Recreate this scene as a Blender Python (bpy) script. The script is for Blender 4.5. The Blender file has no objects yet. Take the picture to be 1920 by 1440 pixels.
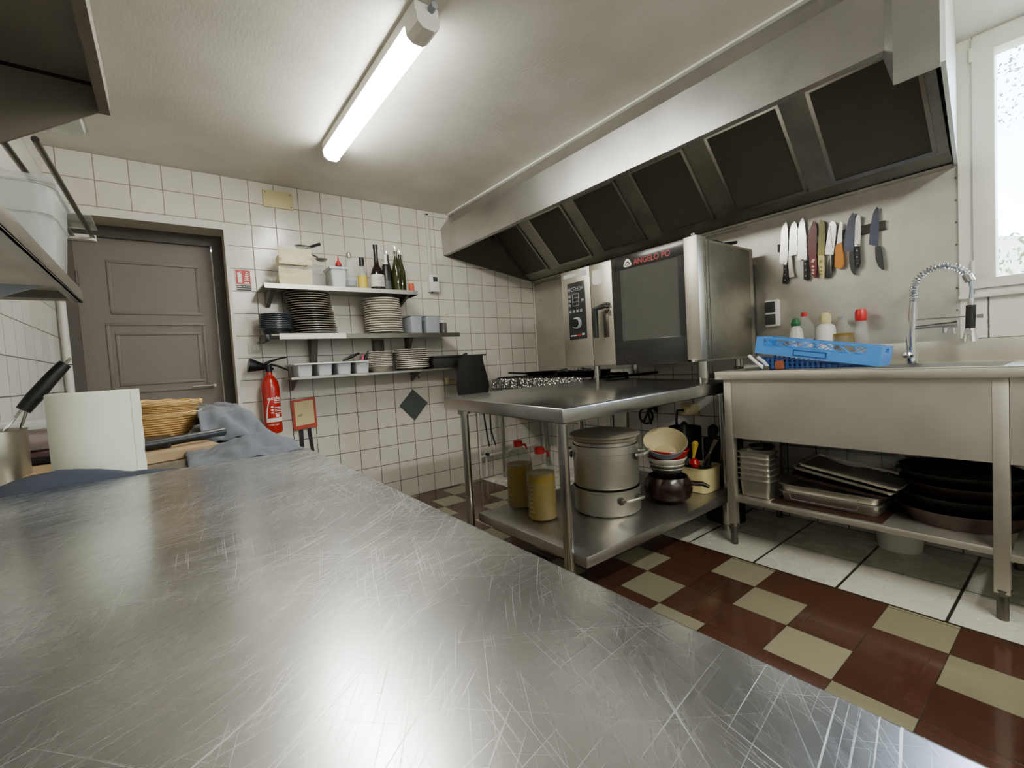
import bpy, bmesh, math, random
from mathutils import Vector, Matrix, noise
random.seed(7)
PI = math.pi
SC = bpy.context.scene
COL = SC.collection

# ------------------------------------------------------------------ helpers
def lin(h):
    h = h.lstrip('#'); o = []
    for i in (0, 2, 4):
        c = int(h[i:i+2], 16)/255
        o.append(c/12.92 if c <= .04045 else ((c+.055)/1.055)**2.4)
    return (o[0], o[1], o[2], 1)

class MB:
    def __init__(s): s.bm = bmesh.new()
    def poly(s, pts, faces):
        v = [s.bm.verts.new(p) for p in pts]
        for f in faces:
            try: s.bm.faces.new([v[i] for i in f])
            except ValueError: pass
        return v
    def hexa(s, p):  # p: 4 bottom (ccw from above), 4 top
        return s.poly(p, [(3,2,1,0),(4,5,6,7),(0,1,5,4),(1,2,6,5),(2,3,7,6),(3,0,4,7)])
    def box(s, x0, x1, y0, y1, z0, z1, bev=0, seg=2):
        if x0 > x1: x0, x1 = x1, x0
        if y0 > y1: y0, y1 = y1, y0
        if z0 > z1: z0, z1 = z1, z0
        v = s.hexa([(x0,y0,z0),(x1,y0,z0),(x1,y1,z0),(x0,y1,z0),(x0,y0,z1),(x1,y0,z1),(x1,y1,z1),(x0,y1,z1)])
        if bev:
            e = list({e for q in v for e in q.link_edges})
            bmesh.ops.bevel(s.bm, geom=e, offset=bev, segments=seg, profile=.5, affect='EDGES')
        return s
    def obox(s, c, d, m, bev=0):  # centre, dims, 3x3 rotation
        n = len(s.bm.verts); a, b, e = d[0]/2, d[1]/2, d[2]/2
        t = MB(); t.box(-a,a,-b,b,-e,e,bev)
        s.merge(t, Matrix.Translation(c) @ m.to_4x4()); return s
    def merge(s, o, M=None):
        me = bpy.data.meshes.new('t'); o.bm.to_mesh(me); o.bm.free()
        if M is not None: me.transform(M)
        s.bm.from_mesh(me); bpy.data.meshes.remove(me); return s
    def rings(s, R, closed=False, cap=True):
        V = [[s.bm.verts.new(p) for p in r] for r in R]; n = len(V[0]); m = len(V)
        for i in range(m if closed else m-1):
            a, b = V[i], V[(i+1) % m]
            for j in range(n):
                try: s.bm.faces.new((a[j], a[(j+1) % n], b[(j+1) % n], b[j]))
                except ValueError: pass
        if cap and not closed:
            try: s.bm.faces.new(V[0][::-1]); s.bm.faces.new(V[-1])
            except ValueError: pass
        return s
    def tube(s, pts, r, seg=10, closed=False, cap=True, flat=1.0):
        P = [Vector(p) for p in pts]; n = len(P); R = []
        rr = r if isinstance(r, (list, tuple)) else [r]*n
        up = None
        for i in range(n):
            if closed: t = P[(i+1) % n]-P[i-1]
            else: t = P[min(i+1, n-1)]-P[max(i-1, 0)]
            t.normalize()
            if up is None:
                up = Vector((0,0,1)) if abs(t.z) < .9 else Vector((1,0,0))
            a = t.cross(up)
            if a.length < 1e-5: a = t.orthogonal()
            a.normalize(); b = a.cross(t); b.normalize(); up = b
            R.append([P[i]+a*math.cos(2*PI*k/seg)*rr[i]+b*math.sin(2*PI*k/seg)*rr[i]*flat for k in range(seg)])
        return s.rings(R, closed, cap)
    def cyl(s, p0, p1, r, r1=None, seg=24): return s.tube([p0, p1], [r, r if r1 is None else r1], seg)
    def lathe(s, prof, c=(0,0,0), seg=32, sx=1, sy=1, rip=None):
        R = []
        for i, (r, z) in enumerate(prof):
            r = max(r, .0004)
            R.append([(c[0]+sx*r*(1+(rip(2*PI*k/seg, i) if rip else 0))*math.cos(2*PI*k/seg), c[1]+sy*r*(1+(rip(2*PI*k/seg, i) if rip else 0))*math.sin(2*PI*k/seg), c[2]+z) for k in range(seg)])
        n0 = len(s.bm.faces)
        s.rings(R, cap=False)
        return s
    def prism(s, poly, ax, a, b):
        f = {'x': lambda u, v, t: (t, u, v), 'y': lambda u, v, t: (u, t, v), 'z': lambda u, v, t: (u, v, t)}[ax]
        n = len(poly)
        pts = [f(u, v, a) for u, v in poly]+[f(u, v, b) for u, v in poly]
        v = [s.bm.verts.new(p) for p in pts]
        s.bm.faces.new(v[:n][::-1]); s.bm.faces.new(v[n:])
        for i in range(n): s.bm.faces.new((v[i], v[(i+1) % n], v[n+(i+1) % n], v[n+i]))
        return s
    def pan(s, x0, x1, y0, y1, z0, z1, t=.002, rim=.008, taper=.008, r=.012):
        """open rectangular tray: rounded, tapered, with a turned rim"""
        def rr(a0, a1, b0, b1, z, rad, n=5):
            o = []
            for cx, cy, st in ((a1-rad, b1-rad, 0), (a0+rad, b1-rad, 1), (a0+rad, b0+rad, 2), (a1-rad, b0+rad, 3)):
                for k in range(n): 
                    an = PI/2*(st+k/(n-1)); o.append((cx+rad*math.cos(an), cy+rad*math.sin(an), z))
            return o
        T = taper
        R = [rr(x0+T, x1-T, y0+T, y1-T, z0, r), rr(x0+T*.6, x1-T*.6, y0+T*.6, y1-T*.6, z0+.003, r*1.3),
             rr(x0, x1, y0, y1, z1, r*1.5), rr(x0-rim, x1+rim, y0-rim, y1+rim, z1, r*1.6), rr(x0-rim, x1+rim, y0-rim, y1+rim, z1+.002, r*1.6),
             rr(x0+t, x1-t, y0+t, y1-t, z1+.002, r*1.5), rr(x0+T+t, x1-T-t, y0+T+t, y1-T-t, z0+t+.002, r)]
        return s.rings(R)
    def build(s, name, mat, parent=None, smooth=True, ang=35, label=None, kind=None):
        bmesh.ops.recalc_face_normals(s.bm, faces=s.bm.faces)
        me = bpy.data.meshes.new(name); s.bm.to_mesh(me); s.bm.free()
        if parent is not None and 'off' in parent: 
            me.transform(Matrix.Translation(-Vector(parent['off'])))
        me.materials.append(mat)
        if smooth:
            for p in me.polygons: p.use_smooth = True
            me.set_sharp_from_angle(angle=math.radians(ang))
        o = bpy.data.objects.new(name, me); COL.objects.link(o)
        if parent is not None:
            o.parent = parent
            if 'off' in parent: OFF[o.name] = tuple(parent['off'])
        if label: o['label'] = label
        if kind: o['kind'] = kind
        return o
OFF = {}
def sub(mb, name, mat, part, **k):
    """sub-part under a part built in world coordinates"""
    off = OFF.get(part.name)
    bmesh.ops.recalc_face_normals(mb.bm, faces=mb.bm.faces)
    me = bpy.data.meshes.new(name); mb.bm.to_mesh(me); mb.bm.free()
    if off: me.transform(Matrix.Translation(-Vector(off)))
    me.materials.append(mat)
    for p in me.polygons: p.use_smooth = True
    me.set_sharp_from_angle(angle=math.radians(35))
    o = bpy.data.objects.new(name, me); COL.objects.link(o); o.parent = part
    return o
def thing(name, label, cat, loc, group=None, kind=None):
    o = bpy.data.objects.new(name, None); COL.objects.link(o)
    o.location = loc; o['off'] = loc; o.empty_display_size = .05
    if label: o['label'] = label
    if cat: o['category'] = cat
    if group: o['group'] = group
    if kind: o['kind'] = kind
    return o
def tag(o, label, cat, group=None, kind=None):
    o['label'] = label; o['category'] = cat
    if group: o['group'] = group
    if kind: o['kind'] = kind
    return o
def dup(root, loc, label=None, rz=None):
    r = root.copy(); COL.objects.link(r); r.location = loc
    if rz is not None: r.rotation_euler = (r.rotation_euler[0], r.rotation_euler[1], rz)
    if label: r['label'] = label
    for ch in list(root.children):
        c = ch.copy(); COL.objects.link(c); c.parent = r
        for g in list(ch.children):
            d = g.copy(); COL.objects.link(d); d.parent = c
    return r
def text_mesh(body, size):
    cu = bpy.data.curves.new('txt', 'FONT'); cu.body = body; cu.size = size; cu.align_x = 'LEFT'; cu.offset = size*.012
    cu.resolution_u = 3
    o = bpy.data.objects.new('txt', cu); COL.objects.link(o)
    bpy.context.view_layer.update()
    me = bpy.data.meshes.new_from_object(o.evaluated_get(bpy.context.evaluated_depsgraph_get()))
    bpy.data.objects.remove(o); bpy.data.curves.remove(cu)
    return me
def text(name, body, size, width, fn, mat, parent, label=None):
    me = text_mesh(body, size)
    xs = [v.co.x for v in me.vertices]; w = max(xs)-min(xs); k = width/w; x0 = min(xs)
    for v in me.vertices: v.co = Vector(fn((v.co.x-x0)*k, v.co.y))
    mb = MB(); mb.bm.from_mesh(me); bpy.data.meshes.remove(me)
    return sub(mb, name, mat, parent) if parent.type == 'MESH' else mb.build(name, mat, parent, smooth=False, label=label)

# ------------------------------------------------------------------ materials
def newmat(name):
    m = bpy.data.materials.new(name); m.use_nodes = True
    nt = m.node_tree; b = nt.nodes['Principled BSDF']
    return m, nt, b
def N(nt, t, **kw):
    n = nt.nodes.new(t)
    for k, v in kw.items():
        if k == 'op': n.operation = v
        elif k.startswith('i'): n.inputs[int(k[1:])].default_value = v
        else: setattr(n, k, v)
    return n
def M_(nt, op, a, b=None, c=None):
    n = nt.nodes.new('ShaderNodeMath'); n.operation = op
    for i, x in enumerate((a, b, c)):
        if x is None: continue
        if isinstance(x, (int, float)): n.inputs[i].default_value = x
        else: nt.links.new(x, n.inputs[i])
    return n.outputs[0]
def mix(nt, f, a, b):
    n = nt.nodes.new('ShaderNodeMix'); n.data_type = 'RGBA'
    for i, x in ((0, f), (6, a), (7, b)):
        if isinstance(x, (int, float, tuple)): n.inputs[i].default_value = x
        else: nt.links.new(x, n.inputs[i])
    return n.outputs[2]
def coords(nt, scale=(1,1,1), rot=(0,0,0)):
    tc = nt.nodes.new('ShaderNodeTexCoord'); mp = nt.nodes.new('ShaderNodeMapping')
    mp.inputs['Scale'].default_value = scale; mp.inputs['Rotation'].default_value = rot
    nt.links.new(tc.outputs['Object'], mp.inputs[0]); return mp.outputs[0]
def noi(nt, vec, scale, detail=3, rough=.5):
    n = nt.nodes.new('ShaderNodeTexNoise'); n.inputs['Scale'].default_value = scale
    n.inputs['Detail'].default_value = detail; n.inputs['Roughness'].default_value = rough
    nt.links.new(vec, n.inputs['Vector']); return n.outputs[0]
def bump(nt, b, h, strength, dist=.01):
    n = nt.nodes.new('ShaderNodeBump'); n.inputs['Strength'].default_value = strength; n.inputs['Distance'].default_value = dist
    nt.links.new(h, n.inputs['Height']); nt.links.new(n.outputs[0], b.inputs['Normal'])
def ramp(nt, f, lo, hi):
    n = nt.nodes.new('ShaderNodeMapRange'); n.inputs[1].default_value = lo; n.inputs[2].default_value = hi
    nt.links.new(f, n.inputs[0]); return n.outputs[0]
def plain(name, col, rough=.5, metal=0, var=.12, vscale=30, bmp=0, spec=.5, coat=0):
    m, nt, b = newmat(name); c = lin(col) if isinstance(col, str) else col
    v = coords(nt); n = noi(nt, v, vscale, 4)
    d = tuple(x*(1-var) for x in c[:3])+(1,); l = tuple(min(1, x*(1+var)) for x in c[:3])+(1,)
    nt.links.new(mix(nt, n, d, l), b.inputs['Base Color'])
    b.inputs['Roughness'].default_value = rough; b.inputs['Metallic'].default_value = metal
    b.inputs['Specular IOR Level'].default_value = spec
    if coat: b.inputs['Coat Weight'].default_value = coat
    if bmp: bump(nt, b, noi(nt, v, vscale*2, 5), bmp, .003)
    return m
def steel(name, col='#b9b8b2', rough=.3, st=(1,1,60), var=.12, grime=.25, rv=.12):
    m, nt, b = newmat(name); c = lin(col)
    v = coords(nt, st); n1 = noi(nt, v, 6, 4); v2 = coords(nt); n2 = noi(nt, v2, 4.5, 5, .6)
    d = tuple(x*(1-var-grime) for x in c[:3])+(1,)
    f = M_(nt, 'ADD', M_(nt, 'MULTIPLY', n1, .35), M_(nt, 'MULTIPLY', ramp(nt, n2, .3, .7), .65))
    nt.links.new(mix(nt, f, d, c), b.inputs['Base Color'])
    nt.links.new(M_(nt, 'ADD', M_(nt, 'MULTIPLY', n1, rv), M_(nt, 'ADD', M_(nt, 'MULTIPLY', n2, rv), rough-rv)), b.inputs['Roughness'])
    b.inputs['Metallic'].default_value = 1
    bump(nt, b, n1, .04, .002)
    return m
def glass(name, col='#ffffff', rough=.05, alpha=None, ior=1.45):
    m, nt, b = newmat(name)
    b.inputs['Base Color'].default_value = lin(col); b.inputs['Roughness'].default_value = rough
    b.inputs['IOR'].default_value = ior
    v = coords(nt); 
    if alpha is None: b.inputs['Transmission Weight'].default_value = 1
    else: nt.links.new(M_(nt, 'ADD', M_(nt, 'MULTIPLY', noi(nt, v, 8), .15), alpha-.07), b.inputs['Alpha'])
    return m
def tiles(name, U, V, du, dv, ou, ov, gw, tile, grout, rough=.22, var=.05, dirty=.0):
    """glazed wall tiles, grid in object space"""
    m, nt, b = newmat(name)
    tc = nt.nodes.new('ShaderNodeTexCoord'); sp = nt.nodes.new('ShaderNodeSeparateXYZ'); nt.links.new(tc.outputs['Object'], sp.inputs[0])
    nz = noi(nt, tc.outputs['Object'], 3, 4); nz2 = noi(nt, tc.outputs['Object'], 60, 3)
    wob = M_(nt, 'MULTIPLY', M_(nt, 'SUBTRACT', nz2, .5), .0035)
    u = M_(nt, 'DIVIDE', M_(nt, 'ADD', M_(nt, 'SUBTRACT', sp.outputs[U], ou), wob), du); v = M_(nt, 'DIVIDE', M_(nt, 'ADD', M_(nt, 'SUBTRACT', sp.outputs[V], ov), wob), dv)
    def ed(x, s):
        f = M_(nt, 'FRACT', x); return M_(nt, 'MULTIPLY', M_(nt, 'MINIMUM', f, M_(nt, 'SUBTRACT', 1, f)), s)
    e = M_(nt, 'MINIMUM', ed(u, du), ed(v, dv))
    g = ramp(nt, e, gw*.35, gw*.75)          # 0 grout, 1 tile
    cb = nt.nodes.new('ShaderNodeCombineXYZ'); nt.links.new(M_(nt, 'FLOOR', u), cb.inputs[0]); nt.links.new(M_(nt, 'FLOOR', v), cb.inputs[1])
    wn = nt.nodes.new('ShaderNodeTexWhiteNoise'); nt.links.new(cb.outputs[0], wn.inputs['Vector'])
    t = lin(tile); td = tuple(x*(1-var*2) for x in t[:3])+(1,)
    tc2 = mix(nt, wn.outputs['Value'], td, t)
    dk = lin('#b3a98d'); tc3 = mix(nt, M_(nt, 'MULTIPLY', ramp(nt, nz, .45, .8), dirty), tc2, dk)
    gl = lin(grout); gl2 = tuple(min(1, x*3.0+.03) for x in gl[:3])+(1,)
    # grout is paler high on the wall, dark and greasy lower down
    gcol = mix(nt, ramp(nt, M_(nt, 'ADD', sp.outputs[2], M_(nt, 'MULTIPLY', nz, .8)), 1.2, 2.3), gl, gl2)
    nt.links.new(mix(nt, g, gcol, tc3), b.inputs['Base Color'])
    nt.links.new(M_(nt, 'ADD', M_(nt, 'MULTIPLY', M_(nt, 'SUBTRACT', 1, g), .5), M_(nt, 'ADD', M_(nt, 'MULTIPLY', nz, .12), rough-.06)), b.inputs['Roughness'])
    hh = M_(nt, 'ADD', M_(nt, 'MULTIPLY', g, 1), M_(nt, 'MULTIPLY', noi(nt, tc.outputs['Object'], 14, 2), .35))
    hh = M_(nt, 'ADD', hh, M_(nt, 'MULTIPLY', wn.outputs['Value'], .15))
    bump(nt, b, hh, .35, .0022)
    return m

TW, TH = .15, .14542
OX = -21.1*.15
m_tile_back = tiles('glazed_tiles_back', 0, 2, TW, TH, OX, 0, .0046, '#d9d4ca', '#4a4338', .2, .05, .35)
m_tile_side = tiles('glazed_tiles_side', 1, 2, TW, TH, .0, 0, .005, '#d6d2cc', '#4a453c', .22, .04, .3)
m_tile_big = tiles('large_white_tiles', 1, 2, .36, .1975, -3.09, 1.012, .006, '#dcdcd4', '#33302a', .25, .03, .1)

def floor_mat():
    m, nt, b = newmat('floor_tiles')
    tc = nt.nodes.new('ShaderNodeTexCoord'); sp = nt.nodes.new('ShaderNodeSeparateXYZ'); nt.links.new(tc.outputs['Object'], sp.inputs[0])
    X, Y = sp.outputs[0], sp.outputs[1]; O = tc.outputs['Object']
    nz = noi(nt, O, 5, 5, .6); nf = noi(nt, O, 90, 3)
    a = M_(nt, 'DIVIDE', M_(nt, 'SUBTRACT', -.78, X), .2); r = M_(nt, 'DIVIDE', M_(nt, 'SUBTRACT', -.05, Y), .203)
    k = M_(nt, 'FLOORED_MODULO', M_(nt, 'SUBTRACT', M_(nt, 'FLOOR', r), M_(nt, 'ADD', M_(nt, 'MAXIMUM', M_(nt, 'FLOOR', a), 0), 2)), 3)
    olive = M_(nt, 'LESS_THAN', k, .5)
    def ed(x, s):
        f = M_(nt, 'FRACT', x); return M_(nt, 'MULTIPLY', M_(nt, 'MINIMUM', f, M_(nt, 'SUBTRACT', 1, f)), s)
    e1 = M_(nt, 'MINIMUM', ed(a, .2), ed(r, .203)); g1 = ramp(nt, e1, .0008, .0022)
    cb = nt.nodes.new('ShaderNodeCombineXYZ'); nt.links.new(M_(nt, 'FLOOR', a), cb.inputs[0]); nt.links.new(M_(nt, 'FLOOR', r), cb.inputs[1])
    wn = nt.nodes.new('ShaderNodeTexWhiteNoise'); nt.links.new(cb.outputs[0], wn.inputs['Vector'])
    br = mix(nt, wn.outputs['Value'], lin('#3a231a'), lin('#482d21')); ol = mix(nt, wn.outputs['Value'], lin('#75715a'), lin('#858068'))
    c1 = mix(nt, olive, br, ol); c1 = mix(nt, g1, lin('#2c211a'), c1)
    # white region
    wx = M_(nt, 'DIVIDE', M_(nt, 'ADD', X, .757), .327); wy = M_(nt, 'DIVIDE', M_(nt, 'ADD', Y, 2.378), .3385)
    ex = ed(wx, .327); ey = ed(wy, .3385)
    gw = M_(nt, 'MULTIPLY', ramp(nt, ex, .001, .003), ramp(nt, ey, .004, .0065))
    wc = mix(nt, ramp(nt, nz, .1, .9), lin('#bdbbae'), lin('#cbc9bd')); wc = mix(nt, gw, lin('#2b2620'), wc)
    isw = M_(nt, 'GREATER_THAN', X, -.757)
    edge = M_(nt, 'LESS_THAN', M_(nt, 'ABSOLUTE', M_(nt, 'ADD', X, .76)), .006)
    c = mix(nt, isw, c1, wc); c = mix(nt, edge, c, lin('#2a211a'))
    c = mix(nt, M_(nt, 'MULTIPLY', ramp(nt, nz, .5, .95), .2), c, lin('#4a4234'))
    nt.links.new(c, b.inputs['Base Color'])
    nt.links.new(M_(nt, 'ADD', M_(nt, 'MULTIPLY', nz, .22), M_(nt, 'MULTIPLY', isw, .16)), b.inputs['Roughness'])
    bump(nt, b, M_(nt, 'ADD', M_(nt, 'MULTIPLY', M_(nt, 'MULTIPLY', g1, gw), .6), M_(nt, 'MULTIPLY', nf, .15)), .3, .002)
    return m
m_floor = floor_mat()
def ceil_mat():
    m, nt, b = newmat('textured_ceiling_paint')
    v = coords(nt, (1, 1, 1)); n = noi(nt, v, 2.2, 4)
    nt.links.new(mix(nt, ramp(nt, n, .35, .7), lin('#c4c1b6'), lin('#d9d6cc')), b.inputs['Base Color'])
    b.inputs['Roughness'].default_value = .42
    v3 = coords(nt, (30, 8, 1), (0, 0, .6)); v4 = coords(nt, (1, 1, 1))
    h = M_(nt, 'ADD', M_(nt, 'MULTIPLY', noi(nt, v3, 3, 4), .7), M_(nt, 'MULTIPLY', noi(nt, v4, 55, 4), .6))
    bump(nt, b, h, .3, .003)
    return m
m_ceil = ceil_mat()
def bench_mat():
    m, nt, b = newmat('scratched_steel_worktop')
    tc = nt.nodes.new('ShaderNodeTexCoord'); O = tc.outputs['Object']
    # swirl the coordinates a little so scratches run in long arcs
    wob = nt.nodes.new('ShaderNodeTexNoise'); wob.inputs['Scale'].default_value = 1.7; wob.inputs['Detail'].default_value = 1; nt.links.new(O, wob.inputs['Vector'])
    vm = nt.nodes.new('ShaderNodeVectorMath'); vm.operation = 'MULTIPLY_ADD'; nt.links.new(wob.outputs['Color'], vm.inputs[0]); vm.inputs[1].default_value = (.22, .22, 0); nt.links.new(O, vm.inputs[2])
    tot = None; fine = None
    for i, (ang, sc, ratio, th, sl) in enumerate(((.15, 6, 150, .60, 3), (.55, 5, 200, .60, 2.5), (.95, 7, 150, .61, 3), (1.35, 6, 160, .61, 2.6), (-.5, 4, 250, .655, 4), (2.4, 5, 200, .65, 4))):
        mp = nt.nodes.new('ShaderNodeMapping'); mp.vector_type = 'TEXTURE'; mp.inputs['Rotation'].default_value = (0, 0, ang); mp.inputs['Scale'].default_value = (1, 1/ratio, 1)
        mp.inputs['Location'].default_value = (i*.37, i*1.3, 0)
        nt.links.new(vm.outputs[0], mp.inputs[0])
        n = noi(nt, mp.outputs[0], sc, 1, .5)
        s = ramp(nt, n, th+.055, th+.17)
        gate = ramp(nt, noi(nt, vm.outputs[0], sl*2+i*.31, 3), .36, .62)
        s = M_(nt, 'MULTIPLY', s, gate)
        tot = s if tot is None else M_(nt, 'MAXIMUM', tot, s)
    mp = nt.nodes.new('ShaderNodeMapping'); mp.vector_type = 'TEXTURE'; mp.inputs['Rotation'].default_value = (0, 0, .75); mp.inputs['Scale'].default_value = (1, 1/16, 1)
    nt.links.new(vm.outputs[0], mp.inputs[0]); fine = noi(nt, mp.outputs[0], 16, 4, .7)
    blot = noi(nt, O, 5, 5, .6)
    base = mix(nt, ramp(nt, blot, .3, .7), lin('#cdcfd0'), lin('#e2e4e5'))
    base = mix(nt, M_(nt, 'MULTIPLY', ramp(nt, fine, .35, .75), .35), base, lin('#c9c9c6'))
    c = mix(nt, M_(nt, 'MULTIPLY', tot, .4), base, lin('#ffffff'))
    nt.links.new(c, b.inputs['Base Color']); b.inputs['Metallic'].default_value = 1
    r = M_(nt, 'ADD', .13, M_(nt, 'ADD', M_(nt, 'MULTIPLY', fine, .14), M_(nt, 'ADD', M_(nt, 'MULTIPLY', blot, .10), M_(nt, 'MULTIPLY', tot, .28))))
    nt.links.new(r, b.inputs['Roughness'])
    bump(nt, b, M_(nt, 'ADD', M_(nt, 'MULTIPLY', fine, .5), M_(nt, 'MULTIPLY', tot, .2)), .09, .0006)
    return m
m_bench = bench_mat()
m_steel = steel('brushed_steel', '#b5b2a8', .32, (1, 1, 30))
m_steel_y = steel('brushed_steel_long', '#c0beb8', .36, (40, 1, 40))
m_steel_dk = steel('greasy_dark_steel', '#77736a', .38, (30, 1, 30), .2, .3)
m_hood = steel('hood_steel', '#bdbcb8', .34, (30, 1, 30), .1, .2)
m_hoodin = steel('hood_inner_steel', '#b5b2a8', .42, (30, 1, 30), .2, .3)
m_splash = steel('matt_wall_steel', '#d2cfc5', .5, (1, 1, 1), .1, .22)
m_tabtop = steel('polished_table_steel', '#b5b5b2', .24, (1, 1, 1), .1, .2, .06)
m_sinkst = steel('sink_steel', '#cfcbbd', .5, (1, 30, 1), .08, .12)
m_ovst = steel('oven_steel', '#cbc6b8', .42, (1, 1, 30), .08, .12)
m_leg = steel('leg_steel', '#b8b5ab', .22, (20, 20, 1), .1, .1)
m_alu = steel('cast_aluminium', '#d0cdc0', .42, (1, 1, 20), .12, .25)
m_alulid = plain('worn_aluminium_lid', '#8f8674', .45, .35, .3, 9)
def rimmed(name, lo, hi, z0, z1, rough):  # rim glint and shaded underside are painted into the colour by height
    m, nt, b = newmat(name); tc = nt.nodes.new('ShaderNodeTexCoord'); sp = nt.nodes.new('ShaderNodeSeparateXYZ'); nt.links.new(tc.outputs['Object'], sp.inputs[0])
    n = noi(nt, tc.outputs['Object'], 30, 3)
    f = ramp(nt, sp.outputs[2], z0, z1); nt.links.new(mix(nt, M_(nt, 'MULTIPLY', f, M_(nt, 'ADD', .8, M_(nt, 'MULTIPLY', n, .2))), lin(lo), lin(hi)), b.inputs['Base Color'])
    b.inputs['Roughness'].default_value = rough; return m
m_chrome = steel('chrome', '#e3e3e3', .08, (1, 1, 1), .03, .05, .03)
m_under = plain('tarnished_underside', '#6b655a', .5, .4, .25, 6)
m_plaster = plain('cream_plaster', '#bdb6a6', .7, 0, .06, 8)
m_wpaint = plain('white_paint', '#cdcac1', .5, 0, .05, 8)
m_door = plain('taupe_door_paint', '#6e675e', .5, 0, .07, 60)
m_doorf = plain('dark_door_frame', '#4d4740', .5, 0, .07, 40)
m_pvc = plain('white_window_plastic', '#d9d8cc', .35, 0, .04, 10)
m_black = plain('black_plastic', '#0a0909', .4, 0, .2, 30)
m_blackm = plain('black_matt_cloth', '#0d0c0b', .9, 0, .2, 30)
m_iron = plain('sooty_cast_iron', '#1b1916', .55, .3, .3, 30, .3)
m_mesh = plain('filter_mesh', '#5a5347', .75, .1, .15, 160, .6)
m_oven_blk = plain('oven_black_glass', '#262624', .22, 0, .08, 10)
m_white = plain('white_plastic', '#dedcd4', .4, 0, .04, 20)
m_cer = plain('white_stoneware', '#cfc9bb', .22, 0, .05, 30)
m_cerw = rimmed('cream_plate_rim_light', '#a39c8c', '#e4dfd2', .009, .014, .2)
m_cerdd = rimmed('charcoal_rim_light', '#22252a', '#4a4f57', .03, .045, .3)
m_cerb = rimmed('grey_brown_rim_light', '#2c2824', '#857c70', .010, .0145, .25)
m_cerd = plain('charcoal_bowls', '#2b2e33', .35, 0, .15, 30)
m_grey = plain('grey_container', '#8f959b', .4, 0, .06, 20)
m_lgrey = plain('pale_grey_plastic', '#b9bcc0', .42, 0, .06, 20)
m_red = plain('extinguisher_red', '#a8160f', .25, 0, .08, 10, 0, .5, .4)
m_redp = plain('red_plastic', '#c2141a', .35, 0, .08, 20)
m_orange = plain('orange_red_frame', '#b23d22', .5, 0, .1, 20)
m_cream = plain('cream_paper', '#d9c795', .7, 0, .1, 14)
m_beige = plain('beige_plastic', '#cbbf8e', .5, 0, .08, 14)
m_slate = plain('grey_green_slate', '#3f4746', .6, 0, .12, 30)
m_wicker = plain('wicker', '#d3ad6c', .6, 0, .25, 70, .6)
m_wood = plain('pale_wood', '#a88d68', .55, 0, .18, 20)
m_cloth = plain('slate_blue_cloth', '#64686f', .95, 0, .14, 220, .3)
m_clothd = plain('dark_blue_cloth', '#3b404a', .95, 0, .15, 220, .3)
m_paper = plain('white_paper', '#d8dac6', .8, 0, .03, 20)
m_blue = plain('blue_rack_plastic', '#3f83cf', .38, 0, .08, 12)
m_blued = plain('dark_blue_plastic', '#123a78', .45, 0, .15, 30)
m_brownc = plain('brown_glazed_earthenware', '#1f100a', .2, 0, .3, 12)
m_rust = plain('burnt_brown_pan', '#2c170c', .5, .2, .35, 14)
m_tomato = plain('red_glossy', '#b3120f', .2)
m_yell = plain('yellow_plastic', '#c7a93a', .4)
m_rcer = plain('red_enamel', '#a80f14', .2, 0, .08)
m_bcer = plain('blue_grey_enamel', '#6f8290', .25, 0, .08)
m_ccer = plain('cream_enamel', '#b9ac82', .3, 0, .08)
m_green = plain('green_plastic', '#1e6b3a', .4)
m_pink = plain('pink_plastic', '#e0507a', .4)
m_yellowp = plain('pale_yellow_paper', '#cfc690', .7, 0, .08, 9, .3)
m_gglass = plain('dark_green_glass', '#2a2d10', .08, 0, .3, 8)
m_bglass = plain('brown_black_glass', '#17100a', .06, 0, .3, 8)
m_label = plain('white_paper_label', '#cbc8c0', .6, 0, .1, 60)
m_ylabel = plain('yellow_paper_label', '#c9b23a', .6, 0, .15, 60)
m_ink = plain('printed_ink', '#2c3038', .6)
m_jug = glass('jug_plastic', '#8d8b70', .06, .22)
m_clear = glass('clear_plastic', '#f3f6f4', .08, .10)
m_clearg = glass('clear_glass', '#c9d2cd', .03, .28)
m_clearb = glass('cloudy_plastic_box', '#d3d8d4', .15, .42)
m_bag = glass('crumpled_clear_film', '#c4c6c0', .25, .35)
m_oil = plain('sunflower_oil', '#96780a', .1, 0, .2, 10)
m_oil.node_tree.nodes['Principled BSDF'].inputs['Transmission Weight'].default_value = .45
m_pane = glass('window_glass', '#ffffff', .0, .06)
m_door_gl = glass('smoked_oven_window', '#5d5f58', .10, .55)
m_inter = plain('oven_cavity', '#6f6c62', .5, .5, .3, 10)
m_grout = plain('grey_sealant', '#7b7468', .8)
m_redtxt = plain('red_letters', '#a01d22', .4)
m_wtxt = plain('white_letters', '#e6e2dc', .5)
m_orangeh = plain('orange_handle', '#c07a1c', .45, 0, .05)
m_kred = plain('red_coated_blade', '#6d1217', .35, 0, .1)
m_kyel = plain('olive_coated_blade', '#8d8430', .35, 0, .1)
m_kblu = plain('blue_grey_coated_blade', '#4b4e5e', .3, .3, .15)
m_kgrey = plain('dark_grey_handle', '#2d302c', .5)
m_kdot = plain('pink_cream_grip', '#d6b3a0', .5)
m_kcream = plain('cream_grip', '#cfc189', .5)
m_blade = steel('knife_blade', '#cfcfc9', .25, (1, 1, 1), .05, .15)
def foil_mat():
    m, nt, b = newmat('crumpled_foil'); v = coords(nt)
    vo = nt.nodes.new('ShaderNodeTexVoronoi'); vo.inputs['Scale'].default_value = 55; nt.links.new(v, vo.inputs['Vector'])
    b.inputs['Base Color'].default_value = lin('#dcdcd8'); b.inputs['Metallic'].default_value = 1; b.inputs['Roughness'].default_value = .18
    bump(nt, b, vo.outputs[0], 1, .02); return m
m_foil = foil_mat()
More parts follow.
